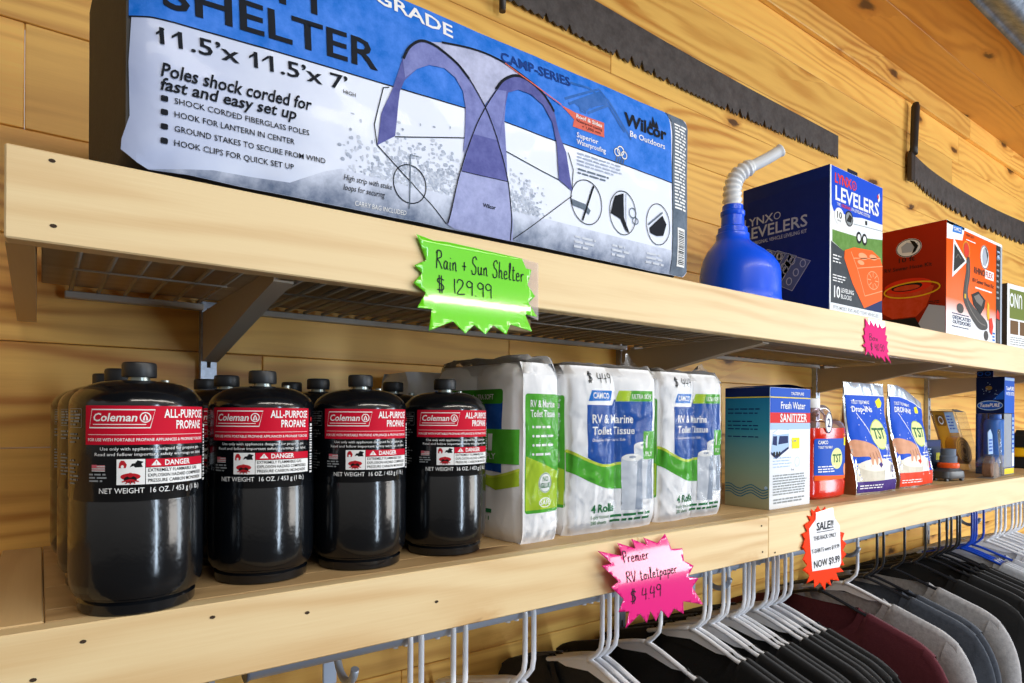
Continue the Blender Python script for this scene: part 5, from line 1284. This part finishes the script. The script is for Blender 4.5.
A = Art(); A.rrect(-0.046, 0.132, 0.002, 0.164, 0.006, Y_dk, 1); A.ring(-0.022, 0.148, 0.012, 0.010, 0.003, P_white, 2, 16); A.poly(mm([(8, 112), (58, 112), (58, 172), (8, 172)]), S_sky, 1); A.greek(0.014, 0.120, 0.038, 0.044, 5, S_blue, 2, 103, 0.5)
A.build('printed_card', lambda u, v, h: lean(u, -0.0003-h, v), t)
bm = NB()
sh = [(-0.064, -0.002), (-0.058, -0.034), (0.058, -0.034), (0.064, -0.002)]
l0 = [[lean(x*(0.96 if z in (0.0, 0.180) else 1), y if z not in (0.0, 0.180) else y*0.4, z) for x, y in sh] for z in (0.0, 0.008, 0.120, 0.172, 0.180)]
rs = [[bm.verts.new(p) for p in lp] for lp in l0]
for A_, B_ in zip(rs, rs[1:]):
    for k in range(3): bm.faces.new((A_[k], A_[k+1], B_[k+1], B_[k]))
for i_ in (0, 3): add_tube(bm, [r_[i_].co.copy() for r_ in rs], 0.0022, 6)
obj('clear_shell', bm, clam, t)
# tall blue filter box
F_navy = pm('filter_navy', '#10204f', 0.35, coat=0.3); F_blue = pm('filter_blue', '#1c58c2', 0.35, coat=0.3); F_cart = pm('filter_cartridge', '#3a92ff', 0.3, coat=0.4)
t = thing('water_filter_box', 'tall blue water filter box with cut-out window, far right of lower shelf', 'box', (2.1055, 0.0480, LOW), 0)
FW, FD, FH = 0.080, 0.066, 0.268
bm = NB()
add_box(bm, 0, FW, 0, FD, 0.168, FH, bevel=0.001); add_box(bm, 0, FW, 0, FD, 0.0, 0.020, bevel=0.001)
add_box(bm, 0.0, FW, FD-0.004, FD, 0.0201, 0.1679); add_box(bm, FW-0.003, FW, 0.0, FD-0.0041, 0.0201, 0.1679); add_box(bm, 0.060, FW-0.0031, 0.0, 0.003, 0.0201, 0.1679)
add_box(bm, 0, 0.002, FD-0.040, FD-0.002, FH+0.0002, FH+0.018)
bm.normal_update()
for f in bm.faces: f.material_index = 1 if f.normal.y < -0.9 else 0
obj('carton', bm, [F_navy, F_blue], t)
bm = NB(); add_lathe(bm, [(0, 0.021), (0.026, 0.021), (0.0275, 0.026), (0.0275, 0.140), (0.024, 0.150), (0.014, 0.154), (0.014, 0.166), (0, 0.166)], 30, center=(0.040, 0.032)); obj('filter_cartridge', bm, F_cart, t, smooth='auto')
bm = NB(); add_box(bm, 0.0005, 0.0598, 0.0, 0.0006, 0.0205, 0.1675); add_box(bm, 0.0, 0.0006, 0.001, FD-0.005, 0.0205, 0.1675); obj('clear_window', bm, clam, t)
A = Art(); q = lambda a, b: (a/1000, b/1000)
A.ell(0.050, 0.190, 0.044, 0.0125, F_blue, 1); A.ring(0.050, 0.190, 0.044, 0.0125, 0.0020, S_sky, 2); A.text('TastePURE', 0.050, 0.1860, 0.0095, P_white, 3, w=0.070, align='c', bold=0.03, shear=0.15)
A.poly([q(60, 206), q(98, 232), q(98, 206)], F_blue, 1); A.ell(0.046, 0.238, 0.012, 0.006, pm('brass_print', '#8a7440', 0.4), 1.5)
for k in range(14):
    r_ = random.Random(k+70); A.ell(0.02+0.06*r_.random(), 0.205+0.05*r_.random(), 0.0012, 0.0012, S_sky, 2, 8)
A.build('printed_side', lambda u, v, h: (-h, FD-u*0.66, v), t)
A = Art(); A.rect(0.002, 0.258, FW-0.002, 0.266, S_sky, 1); A.text('TastePURE', 0.012, 0.232, 0.010, P_white, 2, w=0.062, bold=0.03); A.text('WATER FILTER', 0.010, 0.218, 0.009, P_white, 2, w=0.066, bold=0.02); A.greek(0.062, 0.060, 0.014, 0.100, 8, S_sky, 2, 105, 0.6, 0.2); A.rect(0.002, 0.002, FW-0.002, 0.018, S_yel, 1); A.rect(0.061, 0.022, FW-0.002, 0.060, S_white, 1)
A.build('printed_front', front_map(), t)
bm = NB()
for k in range(2):
    c = FD-0.004-0.018*k-0.006; add_tube(bm, [(-0.0005, c+0.006*math.cos(a), FH+0.010+0.0045*math.sin(a)) for a in [2*PI*i/14 for i in range(14)]], 0.0012, 5, closed=True)
obj('hang_tab_rims', bm, F_blue, t)
# blister of wooden plugs lying in front of the filter box
t = thing('plug_blister_pack', 'clear blister pack of brown round plugs leaning in front of the filter box', 'package', (2.020, 0.0500, LOW), math.radians(8))
bm = NB()
for k, (x, z, y) in enumerate(((-0.050, 0.024, 0.0), (0.030, 0.032, 0.010), (-0.010, 0.018, -0.004))):
    r_ = 0.021
    loft(bm, [[(x+r_*s*math.cos(2*PI*i/22), y+dy, z+r_*s*math.sin(2*PI*i/22)) for i in range(22)] for s, dy in ((0.9, -0.010), (1, -0.008), (1, 0.008), (0.9, 0.010))])
obj('plugs', bm, W_disc, t, smooth='auto')
bm = NB(); a0 = [(-0.080, -0.016, 0.001), (0.066, -0.016, 0.001), (0.066, -0.016, 0.055), (0.015, -0.016, 0.058), (-0.080, -0.016, 0.040)]
fr = [bm.verts.new(p) for p in a0]; bk = [bm.verts.new((x, 0.022, z)) for x, y, z in a0]; bm.faces.new(fr)
for i in range(5): bm.faces.new((fr[i], bk[i], bk[(i+1) % 5], fr[(i+1) % 5]))
add_tube(bm, [(-0.024, -0.018, 0.125), (0.030, -0.018, 0.004)], 0.0028, 6); add_tube(bm, [(-0.034, -0.018, 0.122), (0.020, -0.018, 0.004)], 0.0020, 6)
obj('clear_shell', bm, clam, t)
bm = NB(); cd = [(-0.030, 0.060), (0.030, 0.060), (0.020, 0.110), (-0.008, 0.126), (-0.040, 0.118)]
a = [bm.verts.new((x, 0.002, z)) for x, z in cd]; b = [bm.verts.new((x, 0.0035, z)) for x, z in cd]
bm.faces.new(a); bm.faces.new(b[::-1])
for i in range(5): bm.faces.new((a[i], b[i], b[(i+1) % 5], a[(i+1) % 5]))
obj('header_card', bm, S_sky, t)
A = Art(); A.greek(-0.026, 0.066, 0.046, 0.036, 4, S_blue, 1, 107, 0.5); A.build('printed_card', front_map(0, 0.0018, 0), t)
# yellow and black clamp at the frame's right edge
t = thing('ratchet_clamp', 'yellow and black ratchet tool lying past the filter box', 'tool', (2.520, 0.1150, LOW), math.radians(6))
bm = NB(); loft(bm, [jug_loop(a, b, z, 28, 4) for a, b, z in ((0.080, 0.030, 0.036), (0.084, 0.033, 0.040), (0.084, 0.033, 0.062), (0.078, 0.030, 0.066))]); obj('yellow_body', bm, pm('tool_yellow', '#e8b51a', 0.4), t, smooth='auto')
bm = NB(); loft(bm, [jug_loop(a, b, z, 28, 4) for a, b, z in ((0.070, 0.028, 0.0), (0.072, 0.030, 0.004), (0.072, 0.030, 0.0355))])
pr = [(-0.084, 0.067), (-0.020, 0.067), (0.060, 0.067), (0.050, 0.100), (0.010, 0.118), (-0.030, 0.100)]
add_prism(bm, pr, -0.022, 0.022, 'XZ'); obj('black_grip', bm, pm('tool_black', '#222326', 0.45), t)

# ------------------------------------------------------------------ blue funnel with corrugated spout
B_blue = pm('funnel_blue', '#1058f5', 0.32, coat=0.1, spec=0.35); B_tube = pm('milky_flex_tube', '#e3e6ea', 0.35, coat=0.2)
t = thing('spout_funnel', 'blue plastic funnel with bent milky corrugated spout on the upper shelf', 'funnel', (0.9385, 0.0765, UP), 0)
bm = NB()
prof = [(0.066, 0.0), (0.067, 0.004), (0.0655, 0.008), (0.0650, 0.020), (0.0645, 0.050), (0.0620, 0.064), (0.0560, 0.077), (0.0460, 0.089), (0.0360, 0.098), (0.0300, 0.104), (0.0270, 0.108), (0.0265, 0.118), (0.0240, 0.120), (0.0235, 0.128), (0.0190, 0.131), (0.0180, 0.148), (0.0195, 0.150), (0.0195, 0.156), (0.0170, 0.158), (0.0165, 0.166), (0.0150, 0.167)]
n = 44; rings = []
for r, z in prof:
    k = min(1, max(0, (z-0.06)/0.05)); off = -0.011*k*k*(3-2*k)
    rg = []
    for i in range(n):
        a = 2*PI*i/n; rr = r
        # flattened grip on the side facing the aisle's right
        d = math.cos(a-math.radians(-20)); 
        if z < 0.075 and d > 0.72: rr = r*(1-0.10*(d-0.72)/0.28*math.sin(PI*min(1, z/0.075)))
        rg.append(bm.verts.new((off+rr*math.cos(a), rr*math.sin(a)-off*0.6, z)))
    rings.append(rg)
for A_, B_ in zip(rings, rings[1:]):
    for i in range(n): bm.faces.new((A_[i], A_[(i+1) % n], B_[(i+1) % n], B_[i]))
bm.faces.new(rings[0][::-1]); bm.faces.new(rings[-1])
obj('cone', bm, B_blue, t, smooth='auto')
bm = NB(); add_prism(bm, [(0.050, -0.030), (0.083, -0.026), (0.086, -0.008), (0.062, 0.014)], 0.0005, 0.028, 'XY'); bmesh.ops.bevel(bm, geom=bm.edges[:], offset=0.003, segments=2, affect='EDGES'); obj('pouring_lip', bm, B_blue, t, smooth='auto')
cr = (0.805, -0.593)
def cp(px, z): return (-0.011+px*cr[0], 0.0066+px*cr[1], z)
ax = spline([cp(0.0, 0.165), cp(-0.001, 0.185), cp(0.001, 0.203), cp(0.009, 0.218), cp(0.024, 0.229), cp(0.038, 0.236), cp(0.060, 0.2475), cp(0.080, 0.260)], 8)
rad = []
m = len(ax)
for i in range(m):
    f = i/(m-1)
    if f < 0.62: rad.append(0.0150 - 0.004*f + (0.0012 if i % 4 in (0, 1) else -0.0012))
    else: rad.append(0.0098 - 0.001*(f-0.62) + (0.0022 if f < 0.645 else 0) + (0.0012 if f > 0.975 else 0))
bm = NB(); add_tube(bm, ax, rad, 22); obj('flexible_spout', bm, B_tube, t)

# ------------------------------------------------------------------ price tags on the front boards
def tagthing(name, label, outline, z_top, yfun, color, card=None, art=None, tape=None, du=0.006):
    t = thing(name, label, 'price tag', (0, 0, 0), 0, 'price tags on the front boards')
    mp = lambda u, v, h: (u, yfun(u, v) - h, v)
    A = Art(); A.poly(outline, color, 0); A.build('card', mp, t, du=du, dv=0.005)
    o = t.children[0]; s = o.modifiers.new('thickness', 'SOLIDIFY'); s.thickness = 0.0005; s.offset = -1
    if tape:
        B_ = Art(); B_.poly(tape[0], tape[1], 0); B_.build('clear_tape', (lambda u, v, h: (u, tape[2]-h, v)), t)
    art.build('handwriting' if card is None else 'printed_slip', mp, t, du=du, dv=0.005, step=0.00025)
    return t
def tz(p): return [(a/1000, 1+b/1000) for a, b in p]
neon_g = pm('neon_green_card', '#6fdc1a', 0.2, coat=1.0, spec=0.6); neon_p = pm('neon_pink_card', '#ea1a84', 0.25, coat=1.0, spec=0.6); neon_o = pm('neon_orange_card', '#f03800', 0.6); tape_m = film_mat('adhesive_tape', 0.28, 0.25, '#f3ecec', 0.0, 60, milk=0.7)
G = [(293.3, 575.9), (312.0, 572.8), (328.6, 574.0), (421.8, 571.5), (427.4, 561.8), (435.2, 561.1), (429.8, 543.6), (440.0, 532.4), (429.9, 524.2), (439.7, 509.3), (423.4, 510.4), (428.6, 491.5), (400.7, 497.0), (392.4, 485.1), (377.9, 494.1), (365.9, 483.0), (353.9, 492.0), (341.5, 481.9), (329.1, 493.5), (300.1, 481.4), (307.1, 503.6), (291.2, 503.6), (302.5, 519.7), (289.7, 528.2), (299.7, 538.9), (291.3, 545.6), (304.1, 552.1)]
A = Art(); A.pen('Rain + Sun Shelter', 0.3150, 1.5462, 0.0175, pen_ink, 2, w=0.109, lw=0.0012); A.pen('$ 129.99', 0.3150, 1.5230, 0.0150, pen_ink, 2, w=0.066, lw=0.0012)
def gy(u, v):
    s = max(0, 1.5455-v); return -0.0015 - 0.0022*max(0, (1.5455-v)/0.01 if v < 1.5455 else 0)**0 - (3.6*s*s if s < 0.045 else 3.6*0.045**2 + 0.324*(s-0.045))
tagthing('starburst_tag', 'neon green starburst tag reading Rain + Sun Shelter below the shelter package', tz(G), 1.5759, gy, neon_g, None, A, (tz([(423, 572.5), (446.7, 570.4), (447.2, 506.5), (426.2, 512.8)]), tape_m, -0.0012))
P = [(535.3, 240.0), (573.2, 230.0), (570.8, 245.4), (598.8, 235.6), (596.3, 247.4), (620.6, 237.4), (618.0, 246.7), (640.5, 237.5), (659.9, 247.3), (663.7, 228.0), (684.9, 226.5), (683.5, 210.7), (701.5, 202.3), (688.0, 190.1), (710.0, 184.5), (696.3, 174.9), (718.7, 148.2), (677.5, 159.3), (677.7, 143.0), (659.2, 153.1), (647.4, 143.2), (633.7, 155.8), (623.8, 143.4), (613.9, 157.5), (606.8, 144.6), (594.8, 157.6), (569.4, 145.1), (576.1, 164.1), (557.9, 166.3), (566.8, 180.2), (546.6, 197.6), (559.9, 202.0), (536.8, 223.2), (553.0, 223.6)]
A = Art(); A.pen('Premier', 0.5735, 1.2215, 0.0135, pen_ink, 2, w=0.045, lw=0.0011); A.pen('RV toiletpaper', 0.5735, 1.1985, 0.0125, pen_ink, 2, w=0.093, lw=0.0011); A.pen('$ 4.49', 0.5785, 1.1735, 0.0155, pen_ink, 2, w=0.055, lw=0.0012)
def py_(u, v):
    s = max(0.0, 1.248-v); tab = ((0.0, 0.50), (0.018, 0.31), (0.042, 0.21), (0.060, 0.04), (0.12, 0.02)); y = 0.003
    for (a, ka), (b, kb) in zip(tab, tab[1:]):
        e = min(s, b)
        if e > a: y += (e-a)*(ka + (kb-ka)*(e-a)/(b-a)*0.5)
    return -y
tagthing('starburst_tag', 'large neon pink starburst tag reading toiletpaper $ 4.49 on the lower shelf', tz(P), 1.248, py_, neon_p, None, A)
O = [(1024.8, 249.5), (1035.7, 244.2), (1046.5, 253.4), (1056.8, 242.5), (1069.5, 250.3), (1075.8, 238.6), (1087.1, 243.1), (1082.8, 233.5), (1105.1, 227.1), (1100.7, 218.4), (1118.8, 214.4), (1114.4, 203.4), (1132.8, 199.2), (1123.7, 188.7), (1137.7, 180.3), (1123.9, 170.4), (1136.0, 162.0), (1119.5, 154.9), (1127.0, 144.8), (1106.1, 145.3), (1124.4, 133.7), (1097.2, 135.2), (1106.4, 120.3), (1075.3, 127.1), (1079.8, 115.2), (1062.4, 124.5), (1058.3, 111.9), (1042.9, 126.5), (1024.7, 120.6), (1024.5, 134.5), (1001.8, 131.4), (1012.2, 142.8), (992.0, 154.1), (1006.3, 159.5), (993.4, 171.0), (1003.7, 180.4), (994.0, 190.1), (1003.4, 201.9), (995.3, 211.3), (1011.4, 214.0), (1003.2, 225.5), (1021.8, 230.2), (1013.5, 239.6), (1027.4, 237.5)]
slip = pm('white_paper_slip', '#e9eaf0', 0.5)
A = Art(); A.poly(tz([(1039.8, 231.5), (1099, 231.0), (1117.7, 214), (1115.7, 150), (1108.6, 143.5), (1020.9, 148.2), (1017.6, 217.8)]), slip, 1)
A.text('SALE!!', 1.0400, 1.2125, 0.0130, pen_ink, 3, w=0.056, bold=0.035, shear=0.15); A.line([(1.040, 1.2095), (1.096, 1.2088)], 0.0011, pen_ink, 3)
A.text('THIS RACK ONLY', 1.0290, 1.1968, 0.0068, pen_ink, 3, w=0.074, bold=0.01); A.text('T-SHIRTS were $19.99', 1.0215, 1.1765, 0.0068, pen_ink, 3, w=0.090, bold=0.01); A.text('NOW $9.99', 1.0265, 1.1525, 0.0115, pen_ink, 3, w=0.084, bold=0.02)
tagthing('sale_tag', 'orange starburst sale tag with white slip reading NOW $9.99 above the shirts', tz(O), 1.25, lambda u, v: -0.0018 - 0.006*max(0, (1.225-v)/0.1), neon_o, 'slip', A, (tz([(1036, 243), (1090, 247), (1096, 229), (1036, 226)]), tape_m, -0.0042))
S = [(1206.9, 581.9), (1225.6, 569.2), (1227.2, 579.8), (1242.8, 569.1), (1246.1, 577.5), (1258.5, 567.2), (1263.7, 576.6), (1274.5, 567.7), (1290.6, 574.1), (1287.2, 558.0), (1294.5, 556.9), (1290.9, 546.7), (1298.3, 544.7), (1292.9, 535.2), (1299.6, 526.4), (1293.1, 523.5), (1306.1, 504.2), (1280.5, 517.8), (1282.4, 505.5), (1264.5, 515.1), (1259.2, 510.7), (1246.9, 518.2), (1247.0, 510.0), (1227.9, 521.0), (1229.7, 512.3), (1216.0, 521.9), (1204.4, 513.1), (1209.2, 527.8), (1195.9, 530.9), (1207.5, 537.3), (1199.0, 549.4), (1207.3, 553.2), (1202.1, 562.3), (1208.8, 566.1)]
A = Art(); A.pen('Box', 1.2215, 1.5430, 0.0120, pen_ink, 2, w=0.034, lw=0.0010); A.pen('$ 40.50', 1.2260, 1.5255, 0.0125, pen_ink, 2, w=0.054, lw=0.0010)
tagthing('starburst_tag', 'small neon pink starburst tag below the leveling block box', tz(S), 1.582, lambda u, v: -0.0016 - 0.003*max(0, (1.57-v)/0.07)**2, pm('matte_pink_card', '#e01c78', 0.6), None, A, (tz([(1219.7, 583), (1286, 583), (1288, 571), (1219.9, 566)]), tape_m, -0.0012))

# ------------------------------------------------------------------ clothes rail, hangers and shirts
RY, RZ = 0.115, 1.1455
rail_m = pm('white_rail_enamel', '#b7c6de', 0.35, coat=0.3)
t = thing('clothes_rail', 'pale enamelled clothes rail running under the lower shelf', 'clothes rail', (0, 0, 0))
bm = NB(); add_tube(bm, [(0.166, RY, RZ), (4.3, RY, RZ)], 0.0125, 20); obj('tube', bm, rail_m, t)
bm = NB(); add_tube(bm, [(0.1655, RY, RZ), (0.168, RY, RZ)], 0.0138, 20); obj('end_cap', bm, pm('rail_end_grey', '#59616e', 0.5), t)
for k, x in enumerate((0.262, 0.925, 1.372, 2.055)):
    s = thing('rail_support', 'metal support hook carrying the clothes rail ' + ['at its left end', 'behind the large pink tag', 'right of the orange sale tag', 'beside the blue hangers'][k], 'rail support', (x, RY, RZ), 0, 'hooks carrying the clothes rail')
    bm = NB(); add_box(bm, 0.004, 0.020, 0.052, 0.056, -0.060, 0.0375, bevel=0.0008); add_box(bm, 0.004, 0.020, -0.03, 0.052, 0.0345, 0.0375, bevel=0.0008); obj('plate', bm, rail_m, s)
    bm = NB(); add_tube(bm, [(0.010, 0.052*math.cos(a) if False else 0.027*math.cos(a)+0.027*0.0, -0.001+0.0285*math.sin(a)-0.008) for a in [math.radians(-15-i*15) for i in range(11)]], 0.0045, 8); add_tube(bm, [(0.010, 0.026, -0.016), (0.010, 0.045, 0.004), (0.010, 0.053, 0.03)], 0.0045, 8); obj('hook', bm, pm('dim_support_metal', '#a9b2c0', 0.4, metal=0.3), s)

plast_w = pm('white_hanger_plastic', '#eef1f8', 0.35, coat=0.2); plast_k = pm('black_hanger_plastic', '#1c1f26', 0.3, coat=0.4); plast_b = pm('blue_hanger_plastic', '#1348c0', 0.35, coat=0.2)
def hanger_mesh(name, web, r):
    """local origin on the rail's axis"""
    bm = NB()
    hk = [(0, 0.0185, -0.022), (0, 0.0195, -0.010)] + [(0, 0.0195*math.cos(math.radians(a)), -0.0035+0.0195*math.sin(math.radians(a))) for a in range(0, 181, 15)]
    hk += [(0, -0.0195, -0.030), (0, -0.0195, -0.062), (0, -0.0165, -0.076), (0, -0.006, -0.088), (0, 0.004, -0.095), (0, 0.008, -0.101)]
    add_tube(bm, hk, [r*0.9]*(len(hk)-2)+[r*1.2, r*1.3], 8)
    arm = [(0.0, 0.008, -0.0975)] + [(0, 0.008+sg*y, -0.0975-0.36*y-0.02*max(0, y-0.17)) for sg in (0,) for y in ()]
    for sg in (-1, 1):
        pts = [(0, 0.008, -0.098)] + [(0, 0.008+sg*y, -0.0955-0.335*y) for y in (0.03, 0.08, 0.13, 0.17)] + [(0, 0.008+sg*0.195, -0.163), (0, 0.008+sg*0.203, -0.172), (0, 0.008+sg*0.199, -0.181), (0, 0.008+sg*0.185, -0.184)]
        add_tube(bm, spline(pts, 3), r, 8)
    add_tube(bm, [(0, 0.008-0.187, -0.184), (0, 0.008+0.187, -0.184)], r*0.9, 8)
    if web: add_prism(bm, [(0.008, -0.094), (0.008-0.075, -0.1215), (0.008-0.050, -0.124), (0.008, -0.1155), (0.008+0.050, -0.124), (0.008+0.075, -0.1215)], -0.0012, 0.0012, 'YZ')
    me = bpy.data.meshes.new(name); bm.normal_update(); bm.to_mesh(me); bm.free()
    for p in me.polygons: p.use_smooth = len(p.vertices) == 4
    return me
HM = {}
for key, m_, w_, r_ in (('white', plast_w, True, 0.0038), ('black', plast_k, False, 0.0034), ('blue', plast_b, False, 0.0034)):
    HM[key] = hanger_mesh(key+'_hanger', w_, r_); HM[key].materials.append(m_)
def cloth(name, h, mot=0.12): return pm(name, h, 0.85, mottle=mot, mscale=120, sheen=0.08, bump=0.25, bscale=420)
CL = {'black': cloth('black_jersey', '#0d0d10', 0.2), 'maroon': cloth('maroon_jersey', '#5a1626'), 'heather grey': cloth('heather_jersey', '#a7a6aa', 0.22), 'slate': cloth('slate_jersey', '#3f4653', 0.2), 'pale grey': cloth('pale_grey_jersey', '#b9bdc6', 0.15), 'white': cloth('white_jersey', '#d8dbe2', 0.08)}
def shirt_mesh(seed, t_, rib=True):
    bm = NB(); nb = 0.092; SW = 0.212
    ys = [-SW*1.0 + 2*SW*i/52 for i in range(53)]; nz = 22
    def top(y): return -0.0935 - 0.335*abs(y) if abs(y) < 0.17 else -0.0935-0.335*0.17 - 0.30*(abs(y)-0.17) - 3.2*(abs(y)-0.17)**2*2
    def wrk(y, z, s): return 0.55*math.sin(y*38+seed+2.2*math.sin(z*9+seed)) * min(1, max(0, (-z-0.20)/0.15)) * s
    Fs, Bs = [], []
    for y in ys:
        zt = top(y) + 0.0045
        dip = 0.0
        if abs(y) < nb: dip = 0.085*math.sqrt(1-(y/nb)**2)*0.8; zb = -0.0935-0.335*nb + 0.0045 - 0.010*math.sqrt(1-(y/nb)**2); zt0 = -0.0935-0.335*nb+0.0045 - dip
        else: zb = zt0 = zt
        fr, bk = [], []
        for j in range(nz+1):
            f = j/nz
            z1 = zt0 + (-0.66-zt0)*f**1.25; z2 = zb + (-0.66-zb)*f**1.25
            th = max(t_*min(1, 0.45+f*5), 0.0049 if (abs(y) > nb-0.004 and f < 0.25) or -0.205 < z1 < -0.165 else 0)
            fr.append(bm.verts.new((-th + wrk(y, z1, t_*0.8), y+0.008, z1))); bk.append(bm.verts.new((th + wrk(y+0.3, z2, t_*0.5), y+0.008, z2)))
        Fs.append(fr); Bs.append(bk)
    for i in range(len(ys)-1):
        for j in range(nz):
            bm.faces.new((Fs[i][j], Fs[i+1][j], Fs[i+1][j+1], Fs[i][j+1])); bm.faces.new((Bs[i+1][j], Bs[i][j], Bs[i][j+1], Bs[i+1][j+1]))
        if abs((ys[i]+ys[i+1])/2) > nb-0.004: bm.faces.new((Fs[i+1][0], Fs[i][0], Bs[i][0], Bs[i+1][0]))
    # short sleeves: flattened tubes from the shoulder, hanging forward and down
    for sg in (-1, 1):
        rows = []
        for k in range(9):
            f = k/8
            yo = SW*0.93 + 0.052*math.sin(f*PI/2) ; zo = top(SW*0.93)+0.006 - 0.012*f - 0.118*f**1.5
            yi = SW*0.93 - 0.040 + 0.045*f*0.6; zi = top(SW)-0.135 - 0.075*f
            row = []
            for q in range(20):
                a = 2*PI*q/20; u = 0.5+0.5*math.cos(a)
                y = yi+(yo-yi)*u; z = zi+(zo-zi)*u
                row.append(bm.verts.new((math.sin(a)*t_*(1.05+0.5*f) + 0.4*t_*math.sin(u*9+seed), sg*y+0.008, z)))
            rows.append(row)
        for A_, B_ in zip(rows, rows[1:]):
            for q in range(20):
                fv = (A_[q], A_[(q+1) % 20], B_[(q+1) % 20], B_[q]); bm.faces.new(fv if sg < 0 else fv[::-1])
    me = bpy.data.meshes.new('t_shirt'); bm.normal_update(); bm.to_mesh(me); bm.free()
    for p in me.polygons: p.use_smooth = True
    return me
def collar_mesh(t_):
    bm = NB(); nb = 0.092; zc = -0.0935-0.335*nb+0.0045
    n = 40
    outer, inner = [], []
    for k in range(n):
        a = 2*PI*k/n; y = nb*math.cos(a); s = math.sin(a)
        front = s < 0
        z = zc - (0.068*abs(s) if front else 0.010*abs(s)); x = (-1 if front else 1)*t_*0.55*abs(s)**0.5
        outer.append(bm.verts.new((x*1.25, y*1.01+0.008, z-0.003))); inner.append(bm.verts.new((x, y*0.86+0.008, z+0.010*(0.6+0.4*abs(s)))))
    for k in range(n): bm.faces.new((outer[k], outer[(k+1) % n], inner[(k+1) % n], inner[k]))
    me = bpy.data.meshes.new('collar'); bm.normal_update(); bm.to_mesh(me); bm.free()
    for p in me.polygons: p.use_smooth = True
    return me
ORD = ['first', 'second', 'third', 'fourth', 'fifth', 'sixth', 'seventh', 'eighth', 'ninth', 'tenth', 'eleventh', 'twelfth', 'thirteenth', 'fourteenth', 'fifteenth', 'sixteenth', 'seventeenth', 'eighteenth', 'nineteenth', 'twentieth', 'twenty-first', 'twenty-second', 'twenty-third', 'twenty-fourth', 'twenty-fifth', 'twenty-sixth']
RACK = [(0.341, 'white', None), (0.355, 'white', None), (0.398, 'white', None), (0.415, 'white', None), (0.506, 'white', None), (0.520, 'white', None),
        (0.644, 'white', 'black'), (0.658, 'white', 'black'), (0.673, 'white', 'black'), (0.768, 'white', 'black'), (0.876, 'white', 'black'), (0.890, 'white', 'black'), (0.926, 'white', 'black'), (0.940, 'white', 'black'),
        (0.986, 'white', 'black'), (0.999, 'white', 'black'), (1.013, 'white', 'black'), (1.055, 'white', 'black'), (1.075, 'white', 'black'), (1.089, 'white', 'black'), (1.114, 'white', 'black'), (1.135, 'white', 'black'),
        (1.286, 'black', 'maroon'), (1.390, 'white', 'heather grey'), (1.478, 'black', 'slate'), (1.509, 'black', 'slate'), (1.614, 'black', 'heather grey'), (1.729, 'black', 'black'), (1.811, 'black', 'black'), (1.858, 'black', 'black'), (1.886, 'black', 'black'), (1.925, 'black', 'black'), (1.943, 'black', 'black'),
        (2.025, 'blue', 'pale grey'), (2.042, 'blue', 'pale grey'), (2.058, 'blue', 'pale grey'), (2.111, 'blue', 'pale grey'), (2.209, 'white', 'white'), (2.246, 'white', 'white'), (2.283, 'white', 'white'), (2.342, 'white', 'white'), (2.378, 'white', 'white'), (2.414, 'white', 'white'), (2.450, 'white', 'white')]
SM = {}
cnt = {}; scnt = {}
for i, (x, hc, sc_) in enumerate(RACK):
    state = 'empty white' if sc_ is None else hc
    grpk = state if not (hc == 'white' and x > 2.1) else 'far white'
    cnt[grpk] = cnt.get(grpk, 0)+1; o_ = ORD[cnt[grpk]-1]
    rr = random.Random(i*5+1)
    h = link_mesh('clothes_hanger', HM[hc]); h.location = (x, RY, RZ); h.rotation_euler = (0, 0, math.radians(rr.uniform(-0.25, 0.25)))
    lab = {'empty white': 'empty white plastic hanger, %s from the rail\'s left end', 'white': 'white plastic hanger holding a shirt, %s of the near white hangers from left', 'black': 'black plastic hanger, %s black one from the left on the rail', 'blue': 'blue plastic hanger, %s from left in the blue cluster', 'far white': 'white plastic hanger at the far right end, %s beyond the blue hangers'}[grpk] % o_
    tag(h, lab, 'hanger', 'hangers on the clothes rail')
    if sc_ is None: continue
    gap = min([abs(x-q[0]) for q in RACK if q[0] != x and q[2]] + [0.03])
    tt = 0.0085 if gap > 0.028 else max(0.0032, gap*0.30)
    key = (round(tt, 4), i % 3)
    if key not in SM: SM[key] = (shirt_mesh(1.7*(i % 3)+0.4, tt), collar_mesh(tt))
    me = SM[key][0].copy(); me.materials.append(CL[sc_])
    s = link_mesh('t_shirt', me); s.location = (x, RY, RZ); s.rotation_euler = h.rotation_euler
    c = SM[key][1].copy(); c.materials.append(CL[sc_]); link_mesh('collar', c, s)
    scnt[sc_] = scnt.get(sc_, 0)+1; k = scnt[sc_]
    lab = {'black': 'black T-shirt on a hanger, %s black shirt from the left', 'maroon': 'maroon T-shirt between the black shirts and a heather grey shirt', 'heather grey': 'heather grey T-shirt, %s of the two grey ones from left', 'slate': 'dark slate T-shirt, %s of the two slate ones from left', 'pale grey': 'pale grey T-shirt on a blue hanger, %s from left', 'white': 'white T-shirt at the far right of the rail, %s from left'}[sc_]
    tag(s, lab % ORD[k-1] if '%s' in lab else lab, 't-shirt', 'T-shirts on the rail')
